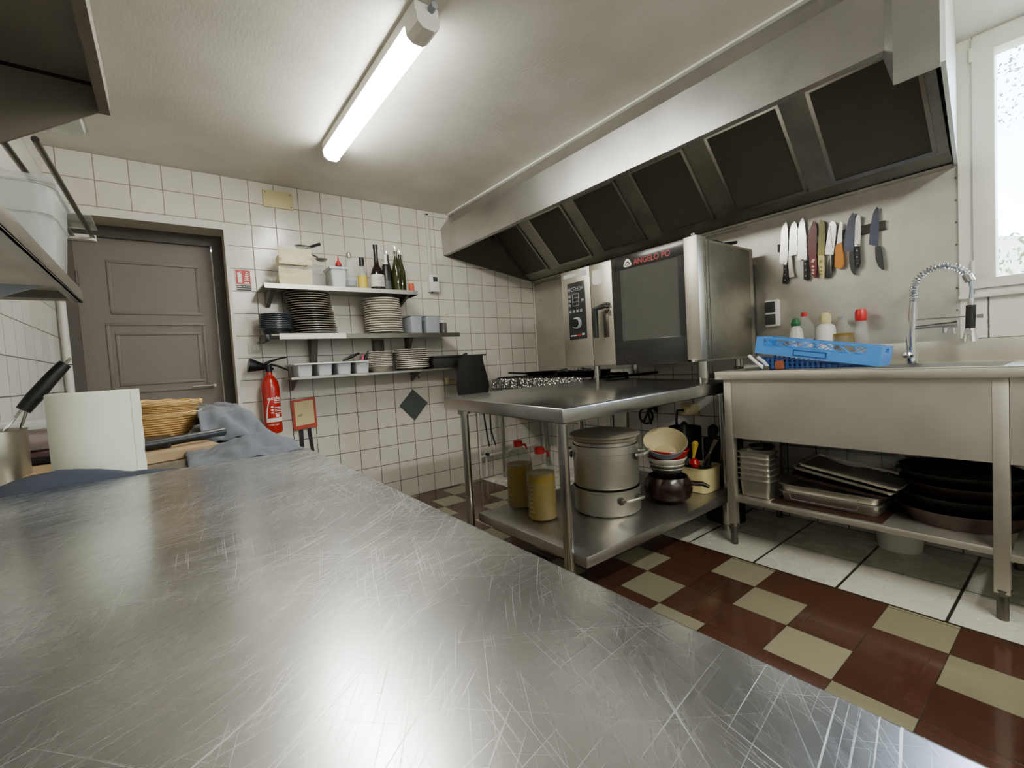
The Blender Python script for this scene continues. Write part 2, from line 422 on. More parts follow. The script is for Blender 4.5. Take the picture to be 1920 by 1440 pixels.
def emis(name, col, s):
    m, nt, b = newmat(name); b.inputs['Emission Color'].default_value = lin(col); b.inputs['Emission Strength'].default_value = s
    b.inputs['Base Color'].default_value = lin('#ffffff'); v = coords(nt)
    nt.links.new(M_(nt, 'MULTIPLY', M_(nt, 'ADD', M_(nt, 'MULTIPLY', noi(nt, v, 3), .1), .95), s), b.inputs['Emission Strength']); return m
m_tube = emis('lit_fluorescent_diffuser', '#fdfbf0', 30)
m_fill_tube = emis('added_fill_diffuser', '#fbfaf2', 48)  # glow of the added fill batten

# ------------------------------------------------------------------ room
H = 2.33; YF = -4.7
def struct(name, mb, mat, smooth=False):
    o = mb.build(name, mat, None, smooth=smooth); o['kind'] = 'structure'; return o
struct('floor', MB().box(-3.5, .15, YF-.1, .45, -.1, 0), m_floor)
struct('ceiling', MB().box(-3.5, .15, YF-.1, .45, H, H+.1), m_ceil)
def two(o, m2, test):
    o.data.materials.append(m2)
    for p in o.data.polygons:
        if test(p): p.material_index = 1
    return o
wb = MB().box(-2.565, .15, 0, .35, 0, H); wb.box(-3.37, -2.565, 0, .35, 2.0, H)
two(struct('wall_back', wb, m_tile_back), m_plaster, lambda p: abs(p.normal.y) < .5)
struct('wall_left', MB().box(-3.5, -3.37, YF, .45, 0, H), m_tile_side)
wr = MB().box(0, .15, -3.0, 0, 0, H); wr.box(0, .15, YF, -3.0, 0, 1.2); wr.box(0, .15, YF, -4.2, 1.2, H)
o = struct('wall_right', wr, m_tile_side)
struct('wall_front', MB().box(-3.5, .15, YF-.1, YF, 0, H), m_wpaint)
struct('trim_1', MB().box(-2.575, -2.556, -.004, .002, 0, 1.985).box(-3.37, -2.556, -.004, .002, 1.985, 2.03), m_wpaint)
# large tiles above the sink upstand under the window
struct('trim_2', MB().box(-.006, 0, -4.3, -3.0, 1.012, 1.205), m_tile_big)

# door in the recess
d = thing('door_1', 'taupe painted panelled door set back in the tiled wall, beside the fire extinguisher sign', 'door', (-2.97, .25, 0), kind='structure')
d['kind'] = 'structure'
fr = MB().box(-3.37, -3.31, .235, .34, 0, 2.0); fr.box(-2.625, -2.565, .225, .34, 0, 2.0); fr.box(-3.37, -2.565, .235, .34, 1.93, 2.0)
fr.build('door_frame', m_doorf, d, ang=30)
dp = MB().box(-3.31, -2.632, .262, .30, 0, 1.93)
def molding(x0, x1, z0, z1, w=.018, y=.262):
    for a in (MB().box(x0, x1, y-.007, y, z0, z0+w, .003), MB().box(x0, x1, y-.007, y, z1-w, z1, .003), MB().box(x0, x0+w, y-.007, y, z0+w, z1-w, .002), MB().box(x1-w, x1, y-.007, y, z0+w, z1-w, .002)): dp.merge(a)
molding(-3.17, -2.71, 1.47, 1.80); molding(-3.20, -2.70, .98, 1.42); molding(-3.16, -2.73, 1.03, 1.36); molding(-3.18, -2.71, .18, .88)
dpo = dp.build('door_panel', m_door, d, ang=30)
MB().cyl((-3.305, .25, 1.61), (-3.305, .25, 1.72), .009).cyl((-3.305, .25, .3), (-3.305, .25, .42), .009).build('hinge', m_doorf, d)
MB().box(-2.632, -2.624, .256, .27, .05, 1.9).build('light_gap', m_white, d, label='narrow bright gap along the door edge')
MB().cyl((-2.68, .262, 1.0), (-2.68, .21, 1.0), .009).cyl((-2.68, .215, 1.0), (-2.80, .215, 1.0), .008).build('door_handle', m_chrome, d)

# window flush in the right wall
w = thing('window_1', 'white framed window over the sink with bright daylight outside', 'window', (0, -3.6, 1.2), kind='structure')
f = MB().box(-.02, .09, -3.0465, -3.0, 1.205, H); f.box(-.02, .09, -4.2, -4.15, 1.205, H); f.box(-.02, .09, -4.15, -3.05, 1.205, 1.234); f.box(-.02, .09, -4.15, -3.05, H-.011, H)
f.build('window_frame', m_pvc, w, smooth=False)
f = MB()
for y0, y1 in ((-3.6, -3.047), (-4.153, -3.603)):
    f.box(-.035, .05, y0, y0+.07, 1.235, H-.012, .004); f.box(-.035, .05, y1-.07, y1, 1.235, H-.012, .004); f.box(-.034, .049, y0+.0695, y1-.0695, 1.235, 1.277); f.box(-.034, .049, y0+.0695, y1-.0695, 2.243, H-.012)
sa = f.build('sash', m_pvc, w)
sub(MB().box(.012, .016, -3.53, -3.117, 1.277, 2.243), 'pane', m_pane, sa); sub(MB().box(.012, .016, -4.083, -3.673, 1.277, 2.243), 'pane', m_pane, sa)
MB().box(-.03, -.0, -4.22, -2.998, 1.195, 1.212, .003).build('window_sill', m_pvc, w)
MB().cyl((-.03, -3.046, 2.22), (-.03, -3.046, 2.28), .008).cyl((-.03, -3.046, 1.3), (-.03, -3.046, 1.36), .008).build('hinge', m_pvc, w)

# outdoors: pale slope and shrubs
def ground_out():
    mb = MB(); n = 24
    V = [[None]*n for _ in range(n)]
    for i in range(n):
        for j in range(n):
            x = .6+i*.5; y = -12+j*.8
            z = -.6+.33*x+.5*noise.noise((x*.6, y*.6, 0))
            V[i][j] = mb.bm.verts.new((x, y, z))
    for i in range(n-1):
        for j in range(n-1): mb.bm.faces.new((V[i][j], V[i+1][j], V[i+1][j+1], V[i][j+1]))
    return mb
go = ground_out().build('sloping_ground', plain('pale_dry_slope', '#8f937a', .9, 0, .3, 5), None)
go['kind'] = 'structure'
def shrub(name, cx, cy, cz, r, n, mat, label):
    mb = MB()
    for i in range(n):
        a = random.uniform(0, 2*PI); t = random.uniform(0, PI); q = r*random.random()**.35
        p = Vector((cx+q*math.sin(t)*math.cos(a), cy+q*math.sin(t)*math.sin(a)*1.5, cz+q*math.cos(t)))
        s_ = random.uniform(.014, .034); m = Matrix.Rotation(random.uniform(0, 6), 3, Vector((random.random(), random.random(), random.random())).normalized())
        mb.poly([p+m@Vector((-s_, 0, 0)), p+m@Vector((0, -s_*.5, 0)), p+m@Vector((s_, 0, 0)), p+m@Vector((0, s_*.5, 0))], [(0, 1, 2, 3)])
    o = mb.build(name, mat, None, smooth=False); tag(o, label, 'shrub')
shrub('garden_shrub', 3.4, -3.6, .9, 1.15, 5000, plain('grey_green_leaves', '#59683c', .7), 'pale grey green shrub outside the window, low behind the glass')
shrub('leafy_tree', 5.2, -3.3, 4.9, 1.5, 5000, plain('blue_grey_leaves', '#5b6a78', .7), 'blue grey foliage outside at the top of the window')

# ------------------------------------------------------------------ steel splashback on the right wall
sp = thing('splashback_panel', 'large dull stainless steel wall sheet behind the oven and knives', 'wall panel', (0, -1.5, .9))
MB().box(-.004, -.0005, -2.999, -.004, .93, 1.82).build('sheet', m_splash, sp, smooth=False)
for y, z in [(-2.99, 1.15+.1*i) for i in range(7)]+[(-.35, 1.3), (-.05, 1.4), (-.55, 1.52), (-.1, 1.62)]: MB().cyl((-.003, y, z), (-.007, y, z), .0045, None, 10).build('rivet', m_under, sp)
MB().box(-.007, -.0045, -2.06, -.0035, 1.775, 1.79).build('top_bead', m_steel, sp)
o = MB().box(-.012, -.0005, -.008, -.0005, .9, 1.81).build('corner_strip', m_white, sp, label='white vertical corner bead')

# ------------------------------------------------------------------ extractor hood
hd = thing('extractor_hood', 'long stainless steel extractor hood with six dark grease filters above the oven', 'extractor hood', (-.5, -1.5, 1.8))
Y0, Y1 = -.004, -2.985
pr = [(-.90, 2.328), (-1.0, 2.195), (-.992, 1.973), (-.955, 1.973), (-.955, 1.985), (-.982, 1.985), (-.988, 2.193), (-.888, 2.328)]
MB().prism(pr, 'y', Y1, Y0).build('front_panel', m_hood, hd, ang=20)
MB().box(-.93, -.895, -2.98, -.01, 2.318, 2.329).build('ceiling_seal', m_white, hd, label='bright sealant line where the hood meets the ceiling')
bk = [(-.001, 1.806), (-.1, 1.85), (-.46, 2.222), (-.62, 2.30), (-.62, 2.31), (-.45, 2.236), (-.095, 1.868), (-.001, 1.824)]
MB().prism(bk, 'y', Y1, Y0).build('filter_frame_plate', m_hoodin, hd, ang=20)
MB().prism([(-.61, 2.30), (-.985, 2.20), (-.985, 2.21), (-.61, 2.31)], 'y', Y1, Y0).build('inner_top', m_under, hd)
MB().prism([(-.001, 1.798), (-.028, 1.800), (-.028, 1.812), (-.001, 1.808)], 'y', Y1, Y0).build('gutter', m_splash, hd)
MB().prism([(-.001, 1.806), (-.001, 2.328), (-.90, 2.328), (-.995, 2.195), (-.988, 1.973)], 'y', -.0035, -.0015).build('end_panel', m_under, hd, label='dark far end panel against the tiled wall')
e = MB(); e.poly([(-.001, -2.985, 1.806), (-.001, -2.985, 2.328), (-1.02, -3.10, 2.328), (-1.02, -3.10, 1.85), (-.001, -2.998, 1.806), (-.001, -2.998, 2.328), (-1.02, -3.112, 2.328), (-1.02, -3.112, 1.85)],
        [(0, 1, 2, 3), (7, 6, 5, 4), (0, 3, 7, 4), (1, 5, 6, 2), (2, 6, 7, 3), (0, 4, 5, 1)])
e.build('end_panel', plain('window_lit_end_panel', '#cfd3cc', .45, .2, .05), hd, label='near end panel coloured pale for the window light falling on it')  # steel panel painted pale to carry the window light it reflects
bx = MB(); fp = [(-.985, -2.957), (-1.03, -2.992), (-1.03, -3.101), (-1.02, -3.101), (-1.02, -2.998), (-.975, -2.963)]; bz = [1.955, 1.836, 1.838, 1.838, 1.838, 1.955]
bx.poly([(x, y, z) for (x, y), z in zip(fp, bz)]+[(x, y, 2.328) for x, y in fp], [(5, 4, 1, 0), (4, 3, 2, 1), (6, 7, 10, 11), (7, 8, 9, 10)]+[(i, (i+1) % 6, 6+(i+1) % 6, 6+i) for i in range(6)])
bx.build('corner_duct', m_hood, hd, ang=10, label='boxed duct coming down at the near corner')
# filters on the 45 degree bank
fd = Vector((-.36, 0, .372)).normalized(); fn = Vector((-.372, 0, -.36)).normalized(); f0 = Vector((-.1, 0, 1.85))
for (ya, yb) in ((-.015, -.36), (-.50, -.89), (-1.01, -1.41), (-1.535, -1.918), (-2.05, -2.435), (-2.55, -2.949)):
    def P(t, y, h): q = f0+fd*t+fn*h; return (q.x, y, q.z)
    def slab(mb, t0, t1, y0, y1, h0, h1): mb.poly([P(t0, y0, h0), P(t1, y0, h0), P(t1, y1, h0), P(t0, y1, h0), P(t0, y0, h1), P(t1, y0, h1), P(t1, y1, h1), P(t0, y1, h1)], [(0, 1, 2, 3), (7, 6, 5, 4), (0, 4, 5, 1), (1, 5, 6, 2), (2, 6, 7, 3), (3, 7, 4, 0)])
    fm = MB(); t0, t1 = .012, .515; ww = .016
    slab(fm, t0, t0+ww, ya, yb, .001, .012); slab(fm, t1-ww, t1, ya, yb, .001, .012); slab(fm, t0, t1, ya, ya-ww, .001, .012); slab(fm, t0, t1, yb+ww, yb, .001, .012)
    ff = fm.build('filter', m_steel, hd, smooth=False)
    g = MB(); slab(g, t0+ww, t1-ww, ya-ww, yb+ww, .001, .006); sub(g, 'filter_mesh', m_mesh, ff)
    k = MB(); c = (ya+yb)/2; p = f0+fd*(t1-.02)+fn*.012; k.cyl(p, p+fn*.018, .010, .013, 10); sub(k, 'filter_knob', m_black, ff)

# ------------------------------------------------------------------ ceiling light
lp = thing('ceiling_batten_light', 'long lit white fluorescent batten fixed to the ceiling', 'ceiling light', (-2.09, -1.33, H))
MB().box(-2.14, -2.04, -1.93, -.73, 2.285, H-.001, .01).build('housing', m_white, lp)
MB().prism([(-2.135, 2.285), (-2.045, 2.285), (-2.05, 2.255), (-2.07, 2.238), (-2.11, 2.238), (-2.13, 2.255)], 'y', -1.84, -.742).build('diffuser', m_tube, lp)
for y0, y1 in ((-1.935, -1.84), (-.742, -.725)):
    MB().prism([(-2.138, 2.287), (-2.042, 2.287), (-2.047, 2.252), (-2.068, 2.234), (-2.112, 2.234), (-2.133, 2.252)], 'y', y0, y1).build('end_cap', m_white, lp)
MB().cyl((-2.075, -1.96, 2.31), (-2.075, -1.93, 2.31), .012).build('cable_gland', m_grey, lp)

# ------------------------------------------------------------------ worktables
T0Z = .86
t = thing('steel_worktable', 'large scratched stainless steel worktable filling the foreground', 'table', (-3.0, -3.3, 0))
MB().box(-3.35, -2.6727, -4.35, -2.2685, T0Z-.045, T0Z, .006, 3).build('worktop', m_bench, t)
for x in (-3.3, -2.74):
    for y in (-4.28, -2.34): MB().box(x-.02, x+.02, y-.02, y+.02, .0, T0Z-.045, .003).build('leg', m_leg, t)
MB().box(-3.32, -2.72, -4.3, -2.32, .2, .235, .004).build('undershelf', m_steel, t)
t = thing('corner_worktable', 'low steel side table against the left wall under the blue cloths', 'table', (-3.0, -1.7, 0))
MB().box(-3.36, -2.69, -2.262, -1.08, .80, .845, .005).build('worktop', m_steel, t)
for x in (-3.32, -2.74):
    for y in (-2.22, -1.12): MB().box(x-.02, x+.02, y-.02, y+.02, .0, .80, .003).build('leg', m_leg, t)

t = thing('prep_table', 'stainless steel table with round legs standing under the oven', 'table', (-1.2, -1.7, 0))
zt = lambda x, y: .845+(x+1.75)*.0103+(y+2.154)*.0227
def slab2(x0, x1, y0, y1, dz0, dz1):
    m = MB(); m.hexa([(x0, y0, zt(x0, y0)-dz0), (x1, y0, zt(x1, y0)-dz0), (x1, y1, zt(x1, y1)-dz0), (x0, y1, zt(x0, y1)-dz0),
                      (x0, y0, zt(x0, y0)-dz1), (x1, y0, zt(x1, y0)-dz1), (x1, y1, zt(x1, y1)-dz1), (x0, y1, zt(x0, y1)-dz1)])
    e = m.bm.edges[:]; bmesh.ops.bevel(m.bm, geom=e, offset=.007, segments=3, profile=.5, affect='EDGES'); return m
slab2(-1.75, -.40, -2.154, -1.229, .062, 0).build('tabletop', m_tabtop, t)
for x, y in ((-1.695, -2.09), (-1.695, -1.345), (-.44, -2.09), (-.46, -1.29)):
    MB().cyl((x, y, .0), (x, y, .80), .0215).cyl((x, y, .775), (x, y, .806), .034).cyl((x, y, 0), (x, y, .03), .025).build('leg', m_leg, t)
sh = MB().box(-1.672, -.42, -2.165, -1.385, .2, .2465, .005); sh.build('undershelf', m_steel_y, t)

# ------------------------------------------------------------------ combi oven
ov = thing('combi_oven', 'stainless steel combi oven with black glass door standing on the prep table', 'oven', (-.4, -1.62, .88))
XF = -.70; ZB, ZT_ = .975, 1.625
MB().box(-.66, -.10, -2.132, -1.112, ZB, ZT_-.005, .006).build('body', m_ovst, ov)
MB().box(-.10, -.012, -2.10, -1.15, ZB+.01, 1.54, .004).build('rear_housing', m_steel_dk, ov)
MB().box(XF, -.66, -1.372, -1.108, ZB+.004, ZT_+.004, .004).build('control_side', m_ovst, ov)
MB().box(-.66, -.15, -2.1345, -2.1325, ZB+.012, ZT_-.02).box(-.645, -.636, -2.1375, -2.13, ZB+.01, ZT_).box(-.615, -.60, -2.1375, -2.13, ZB+.01, ZT_-.012).build('side_panel', steel('smudged_side_steel', '#a39e90', .42, (1, 1, 1), .2, .35), ov)
cp = MB().box(XF-.004, XF, -1.327, -1.168, 1.162, 1.545, .002).build('control_panel', m_oven_blk, ov)
db = MB()
def dev(y0, y1, z0, z1, th=.0016):  # outlined key on the panel face
    w_ = .0016
    for a in ((y0, y1, z0, z0+w_), (y0, y1, z1-w_, z1), (y0, y0+w_, z0, z1), (y1-w_, y1, z0, z1)): db.box(XF-.004-th, XF-.004, a[0], a[1], a[2], a[3])
for (y, z) in ((-1.186, 1.50), (-1.305, 1.50), (-1.186, 1.455), (-1.186, 1.425), (-1.186, 1.395), (-1.305, 1.42), (-1.190, 1.352), (-1.222, 1.352), (-1.255, 1.352), (-1.288, 1.352)):
    dev(y-.009, y+.009, z-.009, z+.009); db.box(XF-.0052, XF-.004, y-.004, y+.004, z-.003, z+.003)
dev(-1.29, -1.203, 1.488, 1.512); dev(-1.272, -1.215, 1.388, 1.468); db.box(XF-.0052, XF-.004, -1.272, -1.215, 1.413, 1.415); db.box(XF-.0052, XF-.004, -1.272, -1.215, 1.440, 1.442)
for i in range(3): db.box(XF-.0052, XF-.004, -1.225-i*.018-.008, -1.225-i*.018, 1.497, 1.504)
db.box(XF-.0052, XF-.004, -1.235, -1.18, 1.184, 1.192); db.box(XF-.0052, XF-.004, -1.31, -1.285, 1.187, 1.199)
sub(db, 'display_marks', m_lgrey, cp)
sub(MB().box(XF-.0052, XF-.004, -1.275, -1.24, 1.184, 1.192), 'red_mark', m_redtxt, cp)
kb = MB().cyl((XF-.004, -1.246, 1.27), (XF-.022, -1.246, 1.27), .040, .037, 32).build('dial', m_lgrey, ov)
sub(MB().cyl((XF-.020, -1.246, 1.27), (XF-.036, -1.246, 1.27), .031, .028, 32), 'dial_cap', m_black, kb)
MB().box(XF-.0012, XF, -1.255, -1.135, 1.585, 1.607).box(XF-.0012, XF, -1.35, -1.29, 1.577, 1.612).build('maker_plate', m_lgrey, ov)
# handle column
hc = MB().box(XF, -.66, -1.555, -1.376, ZB+.004, ZT_+.003, .004).build('handle_column', m_ovst, ov)
sub(MB().prism([(-1.395, 1.515), (-1.405, 1.50), (-1.45, 1.495), (-1.485, 1.51), (-1.49, 1.585), (-1.40, 1.592)], 'x', XF-.0012, XF-.0001), 'paper_sticker', m_white, hc)
hn = MB().tube([(XF-.005, -1.515, 1.355), (XF-.045, -1.50, 1.345), (XF-.05, -1.45, 1.335), (XF-.05, -1.448, 1.24), (XF-.05, -1.449, 1.155)], [.016, .016, .019, .019, .017], 14).build('handle', m_black, ov)
sub(MB().cyl((XF, -1.52, 1.36), (XF-.04, -1.52, 1.36), .020, .014).cyl((XF, -1.525, 1.33), (XF-.03, -1.525, 1.31), .012), 'handle_hub', m_chrome, hn)
MB().box(XF-.006, XF, -1.515, -1.475, 1.155, 1.30, .003).build('latch_plate', m_steel_dk, ov)
# door with window
W0, W1, WZ0, WZ1 = -2.01, -1.618, 1.122, 1.548
dr = MB().box(XF-.004, -.665, -2.05, -1.557, ZB, WZ0, .002); dr.box(XF-.004, -.665, -2.05, -1.557, WZ1, ZT_+.004, .002); dr.box(XF-.004, -.665, W1, -1.557, WZ0-.003, WZ1+.003); dr.box(XF-.004, -.665, -2.05, W0, WZ0-.003, WZ1+.003)
dr = dr.build('door', m_oven_blk, ov)
sub(MB().box(XF-.001, XF+.003, W0, W1, WZ0, WZ1), 'door_glass', m_door_gl, dr)
MB().box(-.664, -.662, W0, W1, WZ0, WZ1).build('cavity', m_inter, ov)
rk = MB()
for z in (1.19, 1.26, 1.33): rk.box(-.68, -.668, W0+.01, W1-.05, z, z+.006)
rk.build('oven_racks', m_steel_dk, ov)
# emblem + name
em = MB(); yc, zc = -1.682, 1.576
em.prism([(yc+.030, zc-.008), (yc+.017, zc+.020), (yc+.006, zc+.029), (yc-.006, zc+.029), (yc-.017, zc+.020), (yc-.030, zc-.008), (yc-.020, zc-.017), (yc+.020, zc-.017)], 'x', XF-.0052, XF-.004)
eo = sub(em, 'emblem', m_wtxt, dr)
em = MB(); em.prism([(yc+.019, zc-.007), (yc+.010, zc+.010), (yc, zc+.015), (yc-.010, zc+.010), (yc-.019, zc-.007)], 'x', XF-.0058, XF-.0052); em.prism([(yc+.022, zc-.010), (yc-.022, zc-.010), (yc-.018, zc-.013), (yc+.018, zc-.013)], 'x', XF-.0058, XF-.0052)
sub(em, 'emblem_arch', m_oven_blk, dr)
em = MB(); em.prism([(yc+.012, zc-.006), (yc+.006, zc+.005), (yc-.006, zc+.005), (yc-.012, zc-.006)], 'x', XF-.0064, XF-.0058); sub(em, 'emblem_centre', m_wtxt, dr)
text('lettering', 'ANGELO PO', .046, .245, lambda u, v: (XF-.0052, -1.724-u, 1.562+v), m_redtxt, dr)
# hinge column
MB().box(XF-.016, -.63, -2.133, -2.054, ZB+.012, ZT_+.006, .004).build('hinge_column', m_ovst, ov)
MB().cyl((-.685, -2.095, ZT_+.005), (-.685, -2.095, ZT_+.022), .014).cyl((-.69, -2.07, ZB+.002), (-.69, -2.07, ZB+.012), .012).build('hinge_pin', m_chrome, ov)
for x, y, r in ((-.66, -1.36, .021), (-.655, -2.105, .030), (-.25, -2.10, .024), (-.25, -1.36, .022)):
    z0 = zt(x, y)+.001 if x < -.5 else .90
    MB().cyl((x, y, z0+.03), (x, y, ZB+.001), r).cyl((x, y, z0), (x, y, z0+.032), r*.86, r).build('foot', m_leg, ov)
for i, y in enumerate((-2.10, -1.36)):
    b_ = thing('oven_support_bracket', ('black wall bracket carrying the rear right of the oven', 'black wall bracket carrying the rear left of the oven')[i], 'bracket', (-.3, y, .88))
    MB().box(-.58, -.002, y-.018, y+.018, .882, .90, .002).build('arm', m_iron, b_)
    MB().tube([(-.36, y, .88), (-.02, y, .60)], .012, 8).build('brace', m_iron, b_)
bg = MB().lathe([(0, 0), (.12, 0), (.125, .012), (.1, .022), (0, .025)], (-.42, -2.0, ZT_+.001), 28, 1.25, .8)
o = bg.build('black_frying_pan', m_iron); tag(o, 'flat black pan lying on top of the oven', 'pan')
hnd = MB().tube([(-.30, -2.05, ZT_+.02), (-.20, -2.085, ZT_+.035)], .01, 8); sub(hnd, 'handle', m_black, o)

# ------------------------------------------------------------------ stove beside the oven
st = thing('gas_range', 'low gas range with foil wrapped front edge in the far corner', 'stove', (-.3, -.6, 0))
MB().box(-.62, -.02, -1.17, -.06, .80, .855, .004).build('body', m_steel_dk, st)
for x, y in ((-.57, -.12), (-.05, -.12), (-.57, -1.1), (-.05, -1.1)):
    MB().cyl((x, y, .03), (x, y, .80), .018).cyl((x, y, 0), (x, y, .03), .02).build('leg', m_leg, st)
fo = MB()
for i in range(56):
    y = -.08-i*.0195
    zt_ = .897+random.uniform(-.004, .004)
    fo.poly([(-.625+random.uniform(-.006, .004), y, .815), (-.625, y-.0195, .815+random.uniform(-.005, .005)), (-.632+random.uniform(-.008, .008), y-.0195, .86), (-.63, y-.0195, zt_), (-.632+random.uniform(-.008, .008), y, zt_), (-.63+random.uniform(-.01, .01), y, .855)], [(0, 1, 2), (0, 2, 5), (5, 2, 3), (5, 3, 4)])
fo.box(-.618, -.60, -1.17, -.08, .856, .893)
fo.build('foil_edge', m_foil, st, smooth=False, label='crinkled aluminium foil along the front edge')
for k, (a, b_) in enumerate(((-.1, -.43), (-.46, -.79), (-.82, -1.15))):
    g = MB()
    for i in range(5): 
        y = a-.02-i*(a-b_-.04)/4
        g.box(-.58, -.06, y-.006, y+.006, .89, .906, .002)
    for x in (-.58, -.33, -.07): g.box(x-.006, x+.006, b_, a, .88, .90, .002)
    for x in (-.575, -.065):
        for y in (a-.02, b_+.02): g.box(x-.008, x+.008, y-.008, y+.008, .855, .89)
    g.build('pan_grate', m_iron, st)
    for x in (-.45, -.2): MB().cyl((x, (a+b_)/2, .855), (x, (a+b_)/2, .878), .045, .035).build('burner', m_iron, st)
tp = MB().pan(-.5, -.2, -1.10, -.78, .908, .935, .002, .01); o = tp.build('oven_tray', m_iron); tag(o, 'black tray lying on the range beneath the oven', 'tray')
mb = MB()
for i in range(16): mb.obox((-.47+random.uniform(-.06, .08), -.93+random.uniform(-.1, .1), .943+random.uniform(0, .012)), (.07, .05, .003), Matrix.Rotation(random.uniform(-.5, .5), 3, 'X') @ Matrix.Rotation(random.uniform(0, 3), 3, 'Z'))
o = mb.build('foil_sheet', m_foil, None, smooth=False); tag(o, 'crumpled loose foil on the black tray under the oven', 'foil')
fp_ = MB().lathe([(0, 0), (.12, 0), (.15, .03), (.152, .032), (.148, .032), (.118, .004), (0, .004)], (-.33, -.42, .907), 32).tube([(-.46, -.36, .93), (-.60, -.30, .945)], .009, 8)
o = fp_.build('frying_pan', m_iron); tag(o, 'black frying pan sitting on the far grate of the range', 'pan')

# gas pipes in the back corner
pp = thing('wall_pipes', 'thin white pipework with taps low in the far tiled corner', 'pipe', (-.7, -.03, 0))
MB().tube([(-.76, -.025, .02), (-.76, -.025, .24), (-.76, -.025, .62)], .008).tube([(-.70, -.025, .02), (-.70, -.025, .26)], .01).build('riser', m_wpaint, pp)
MB().tube([(-.76, -.03, .20), (-.1, -.03, .22)], .011).build('horizontal_run', m_wpaint, pp)
MB().cyl((-.70, -.03, .22), (-.70, -.06, .22), .014).build('tap', m_black, pp)
for i, x in enumerate((-.70, -.63)):
    o = MB().tube([(x, -.012, .80), (x+.01, -.012, .6), (x+.03-.02*i, -.012, .42), (x+.05, -.012, .28)], .006, 8).build('black_cable', m_black); tag(o, ('left of two thin black cables hanging down the tiles behind the range', 'right of two thin black cables hanging down the tiles behind the range')[i], 'cable')
gt = MB().tube([(-1.06, -.02, .90), (-1.06, -.05, .90), (-1.0, -.055, .90)], .012).cyl((-1.06, -.05, .88), (-1.06, -.05, .925), .017).lathe([(0, 0), (.025, .001), (.025, .008), (0, .01)], (-1.06, -.05, .925))
o = gt.build('gas_tap', m_beige); tag(o, 'small tarnished brass tap on the tiles beside the black gloves', 'tap')

# ------------------------------------------------------------------ sink unit
sk = thing('sink_unit', 'long stainless steel catering sink on square legs under the window', 'sink', (-.32, -3.0, 0))
ZS = .918
tp = MB()
tp.box(-.64, -.55, -4.2, -2.157, ZS-.042, ZS-.004, .003); tp.box(-.55, 0, -2.40, -2.1575, ZS-.0415, ZS-.0045); tp.box(-.14, 0, -4.2, -2.40, ZS-.0415, ZS-.0045); tp.box(-.55, -.14, -3.28, -3.18, ZS-.042, ZS-.005); tp.box(-.55, -.14, -4.2, -4.0, ZS-.042, ZS-.005)
tp.box(-.64, -.625, -4.2, -2.157, ZS-.006, ZS, .002); tp.box(-.63, 0, -2.17, -2.157, ZS-.006, ZS, .002)
tp.build('worktop', m_sinkst, sk)
for a, b_ in ((-3.18, -2.40), (-4.0, -3.28)):
    bs = MB(); z0 = ZS-.25
    bs.box(-.549, -.141, a+.001, b_-.001, z0, z0+.003); bs.box(-.549, -.546, a+.001, b_-.001, z0, ZS-.006); bs.box(-.144, -.141, a+.001, b_-.001, z0, ZS-.006); bs.box(-.549, -.141, a+.001, a+.004, z0, ZS-.006); bs.box(-.549, -.141, b_-.004, b_-.001, z0, ZS-.006)
    bs.build('basin', m_splash, sk)
MB().box(-.018, -.003, -4.2, -2.16, ZS-.02, 1.012, .002).build('upstand', m_sinkst, sk)
MB().box(-.618, -.60, -3.159, -2.235, .572, .877).build('front_apron', m_sinkst, sk)
MB().box(-.618, -.60, -4.1, -3.202, .572, .877).build('front_apron', m_sinkst, sk)
MB().box(-.60, -.02, -2.24, -2.225, .60, .877).build('side_apron', m_steel_dk, sk)
for x, y in ((-.60, -2.213), (-.60, -3.180), (-.05, -2.213), (-.05, -3.180), (-.60, -4.12), (-.05, -4.12)):
    lg = MB().box(x-.0205, x+.0205, y-.0205, y+.0205, .10, .877, .002).build('leg', m_sinkst, sk)
    sub(MB().cyl((x, y, 0), (x, y, .098), .0165).cyl((x, y, .09), (x, y, .112), .02, .024), 'foot', m_steel_dk, lg)
MB().box(-.62, -.02, -3.16, -2.225, .235, .2625, .003).build('undershelf', m_sinkst, sk)
MB().box(-.62, -.02, -4.1, -3.20, .225, .250, .003).build('undershelf', m_sinkst, sk)
# faucet
fx, fy = -.15, -2.857
fc = thing('pre_rinse_faucet', 'tall chrome spring neck faucet with black spray handle on the sink', 'faucet', (fx, fy, ZS-.004))
MB().cyl((fx, fy, ZS-.004), (fx, fy, .945), .022).cyl((fx, fy, .945), (fx, fy, .99), .017).cyl((fx, fy-.002, .99), (fx, fy-.004, 1.11), .0125).cyl((fx, fy-.004, 1.11), (fx, fy-.004, 1.145), .016).cyl((fx, fy-.004, 1.145), (fx, fy-.008, 1.20), .0145).build('column', m_chrome, fc)
arc = []
for i in range(61):
    a = PI*(1-i/60); arc.append(Vector((fx, -2.959+.0935*(-math.cos(a)), 1.245+.10*math.sin(a))))
pts = [Vector((fx, -2.865, 1.20)), Vector((fx, -2.865, 1.225))]+arc[:52]
MB().tube(pts, .006, 8).build('inner_hose', m_grey, fc)
sp_ = []
L_ = [0]
for i in range(1, len(pts)): L_.append(L_[-1]+(pts[i]-pts[i-1]).length)
nt_ = 24; tot = L_[-1]
for i in range(nt_*14+1):
    s_ = tot*i/(nt_*14)
    j = max(k for k in range(len(L_)) if L_[k] <= s_+1e-9); j = min(j, len(pts)-2); q = (s_-L_[j])/(L_[j+1]-L_[j]); c = pts[j].lerp(pts[j+1], q); tg = (pts[j+1]-pts[j]).normalized()
    A = Vector((1, 0, 0)); B_ = tg.cross(A).normalized(); ph = 2*PI*i/14
    sp_.append(c+A*math.cos(ph)*.0145+B_*math.sin(ph)*.0145)
MB().tube(sp_, .0024, 6).build('spring', m_chrome, fc)
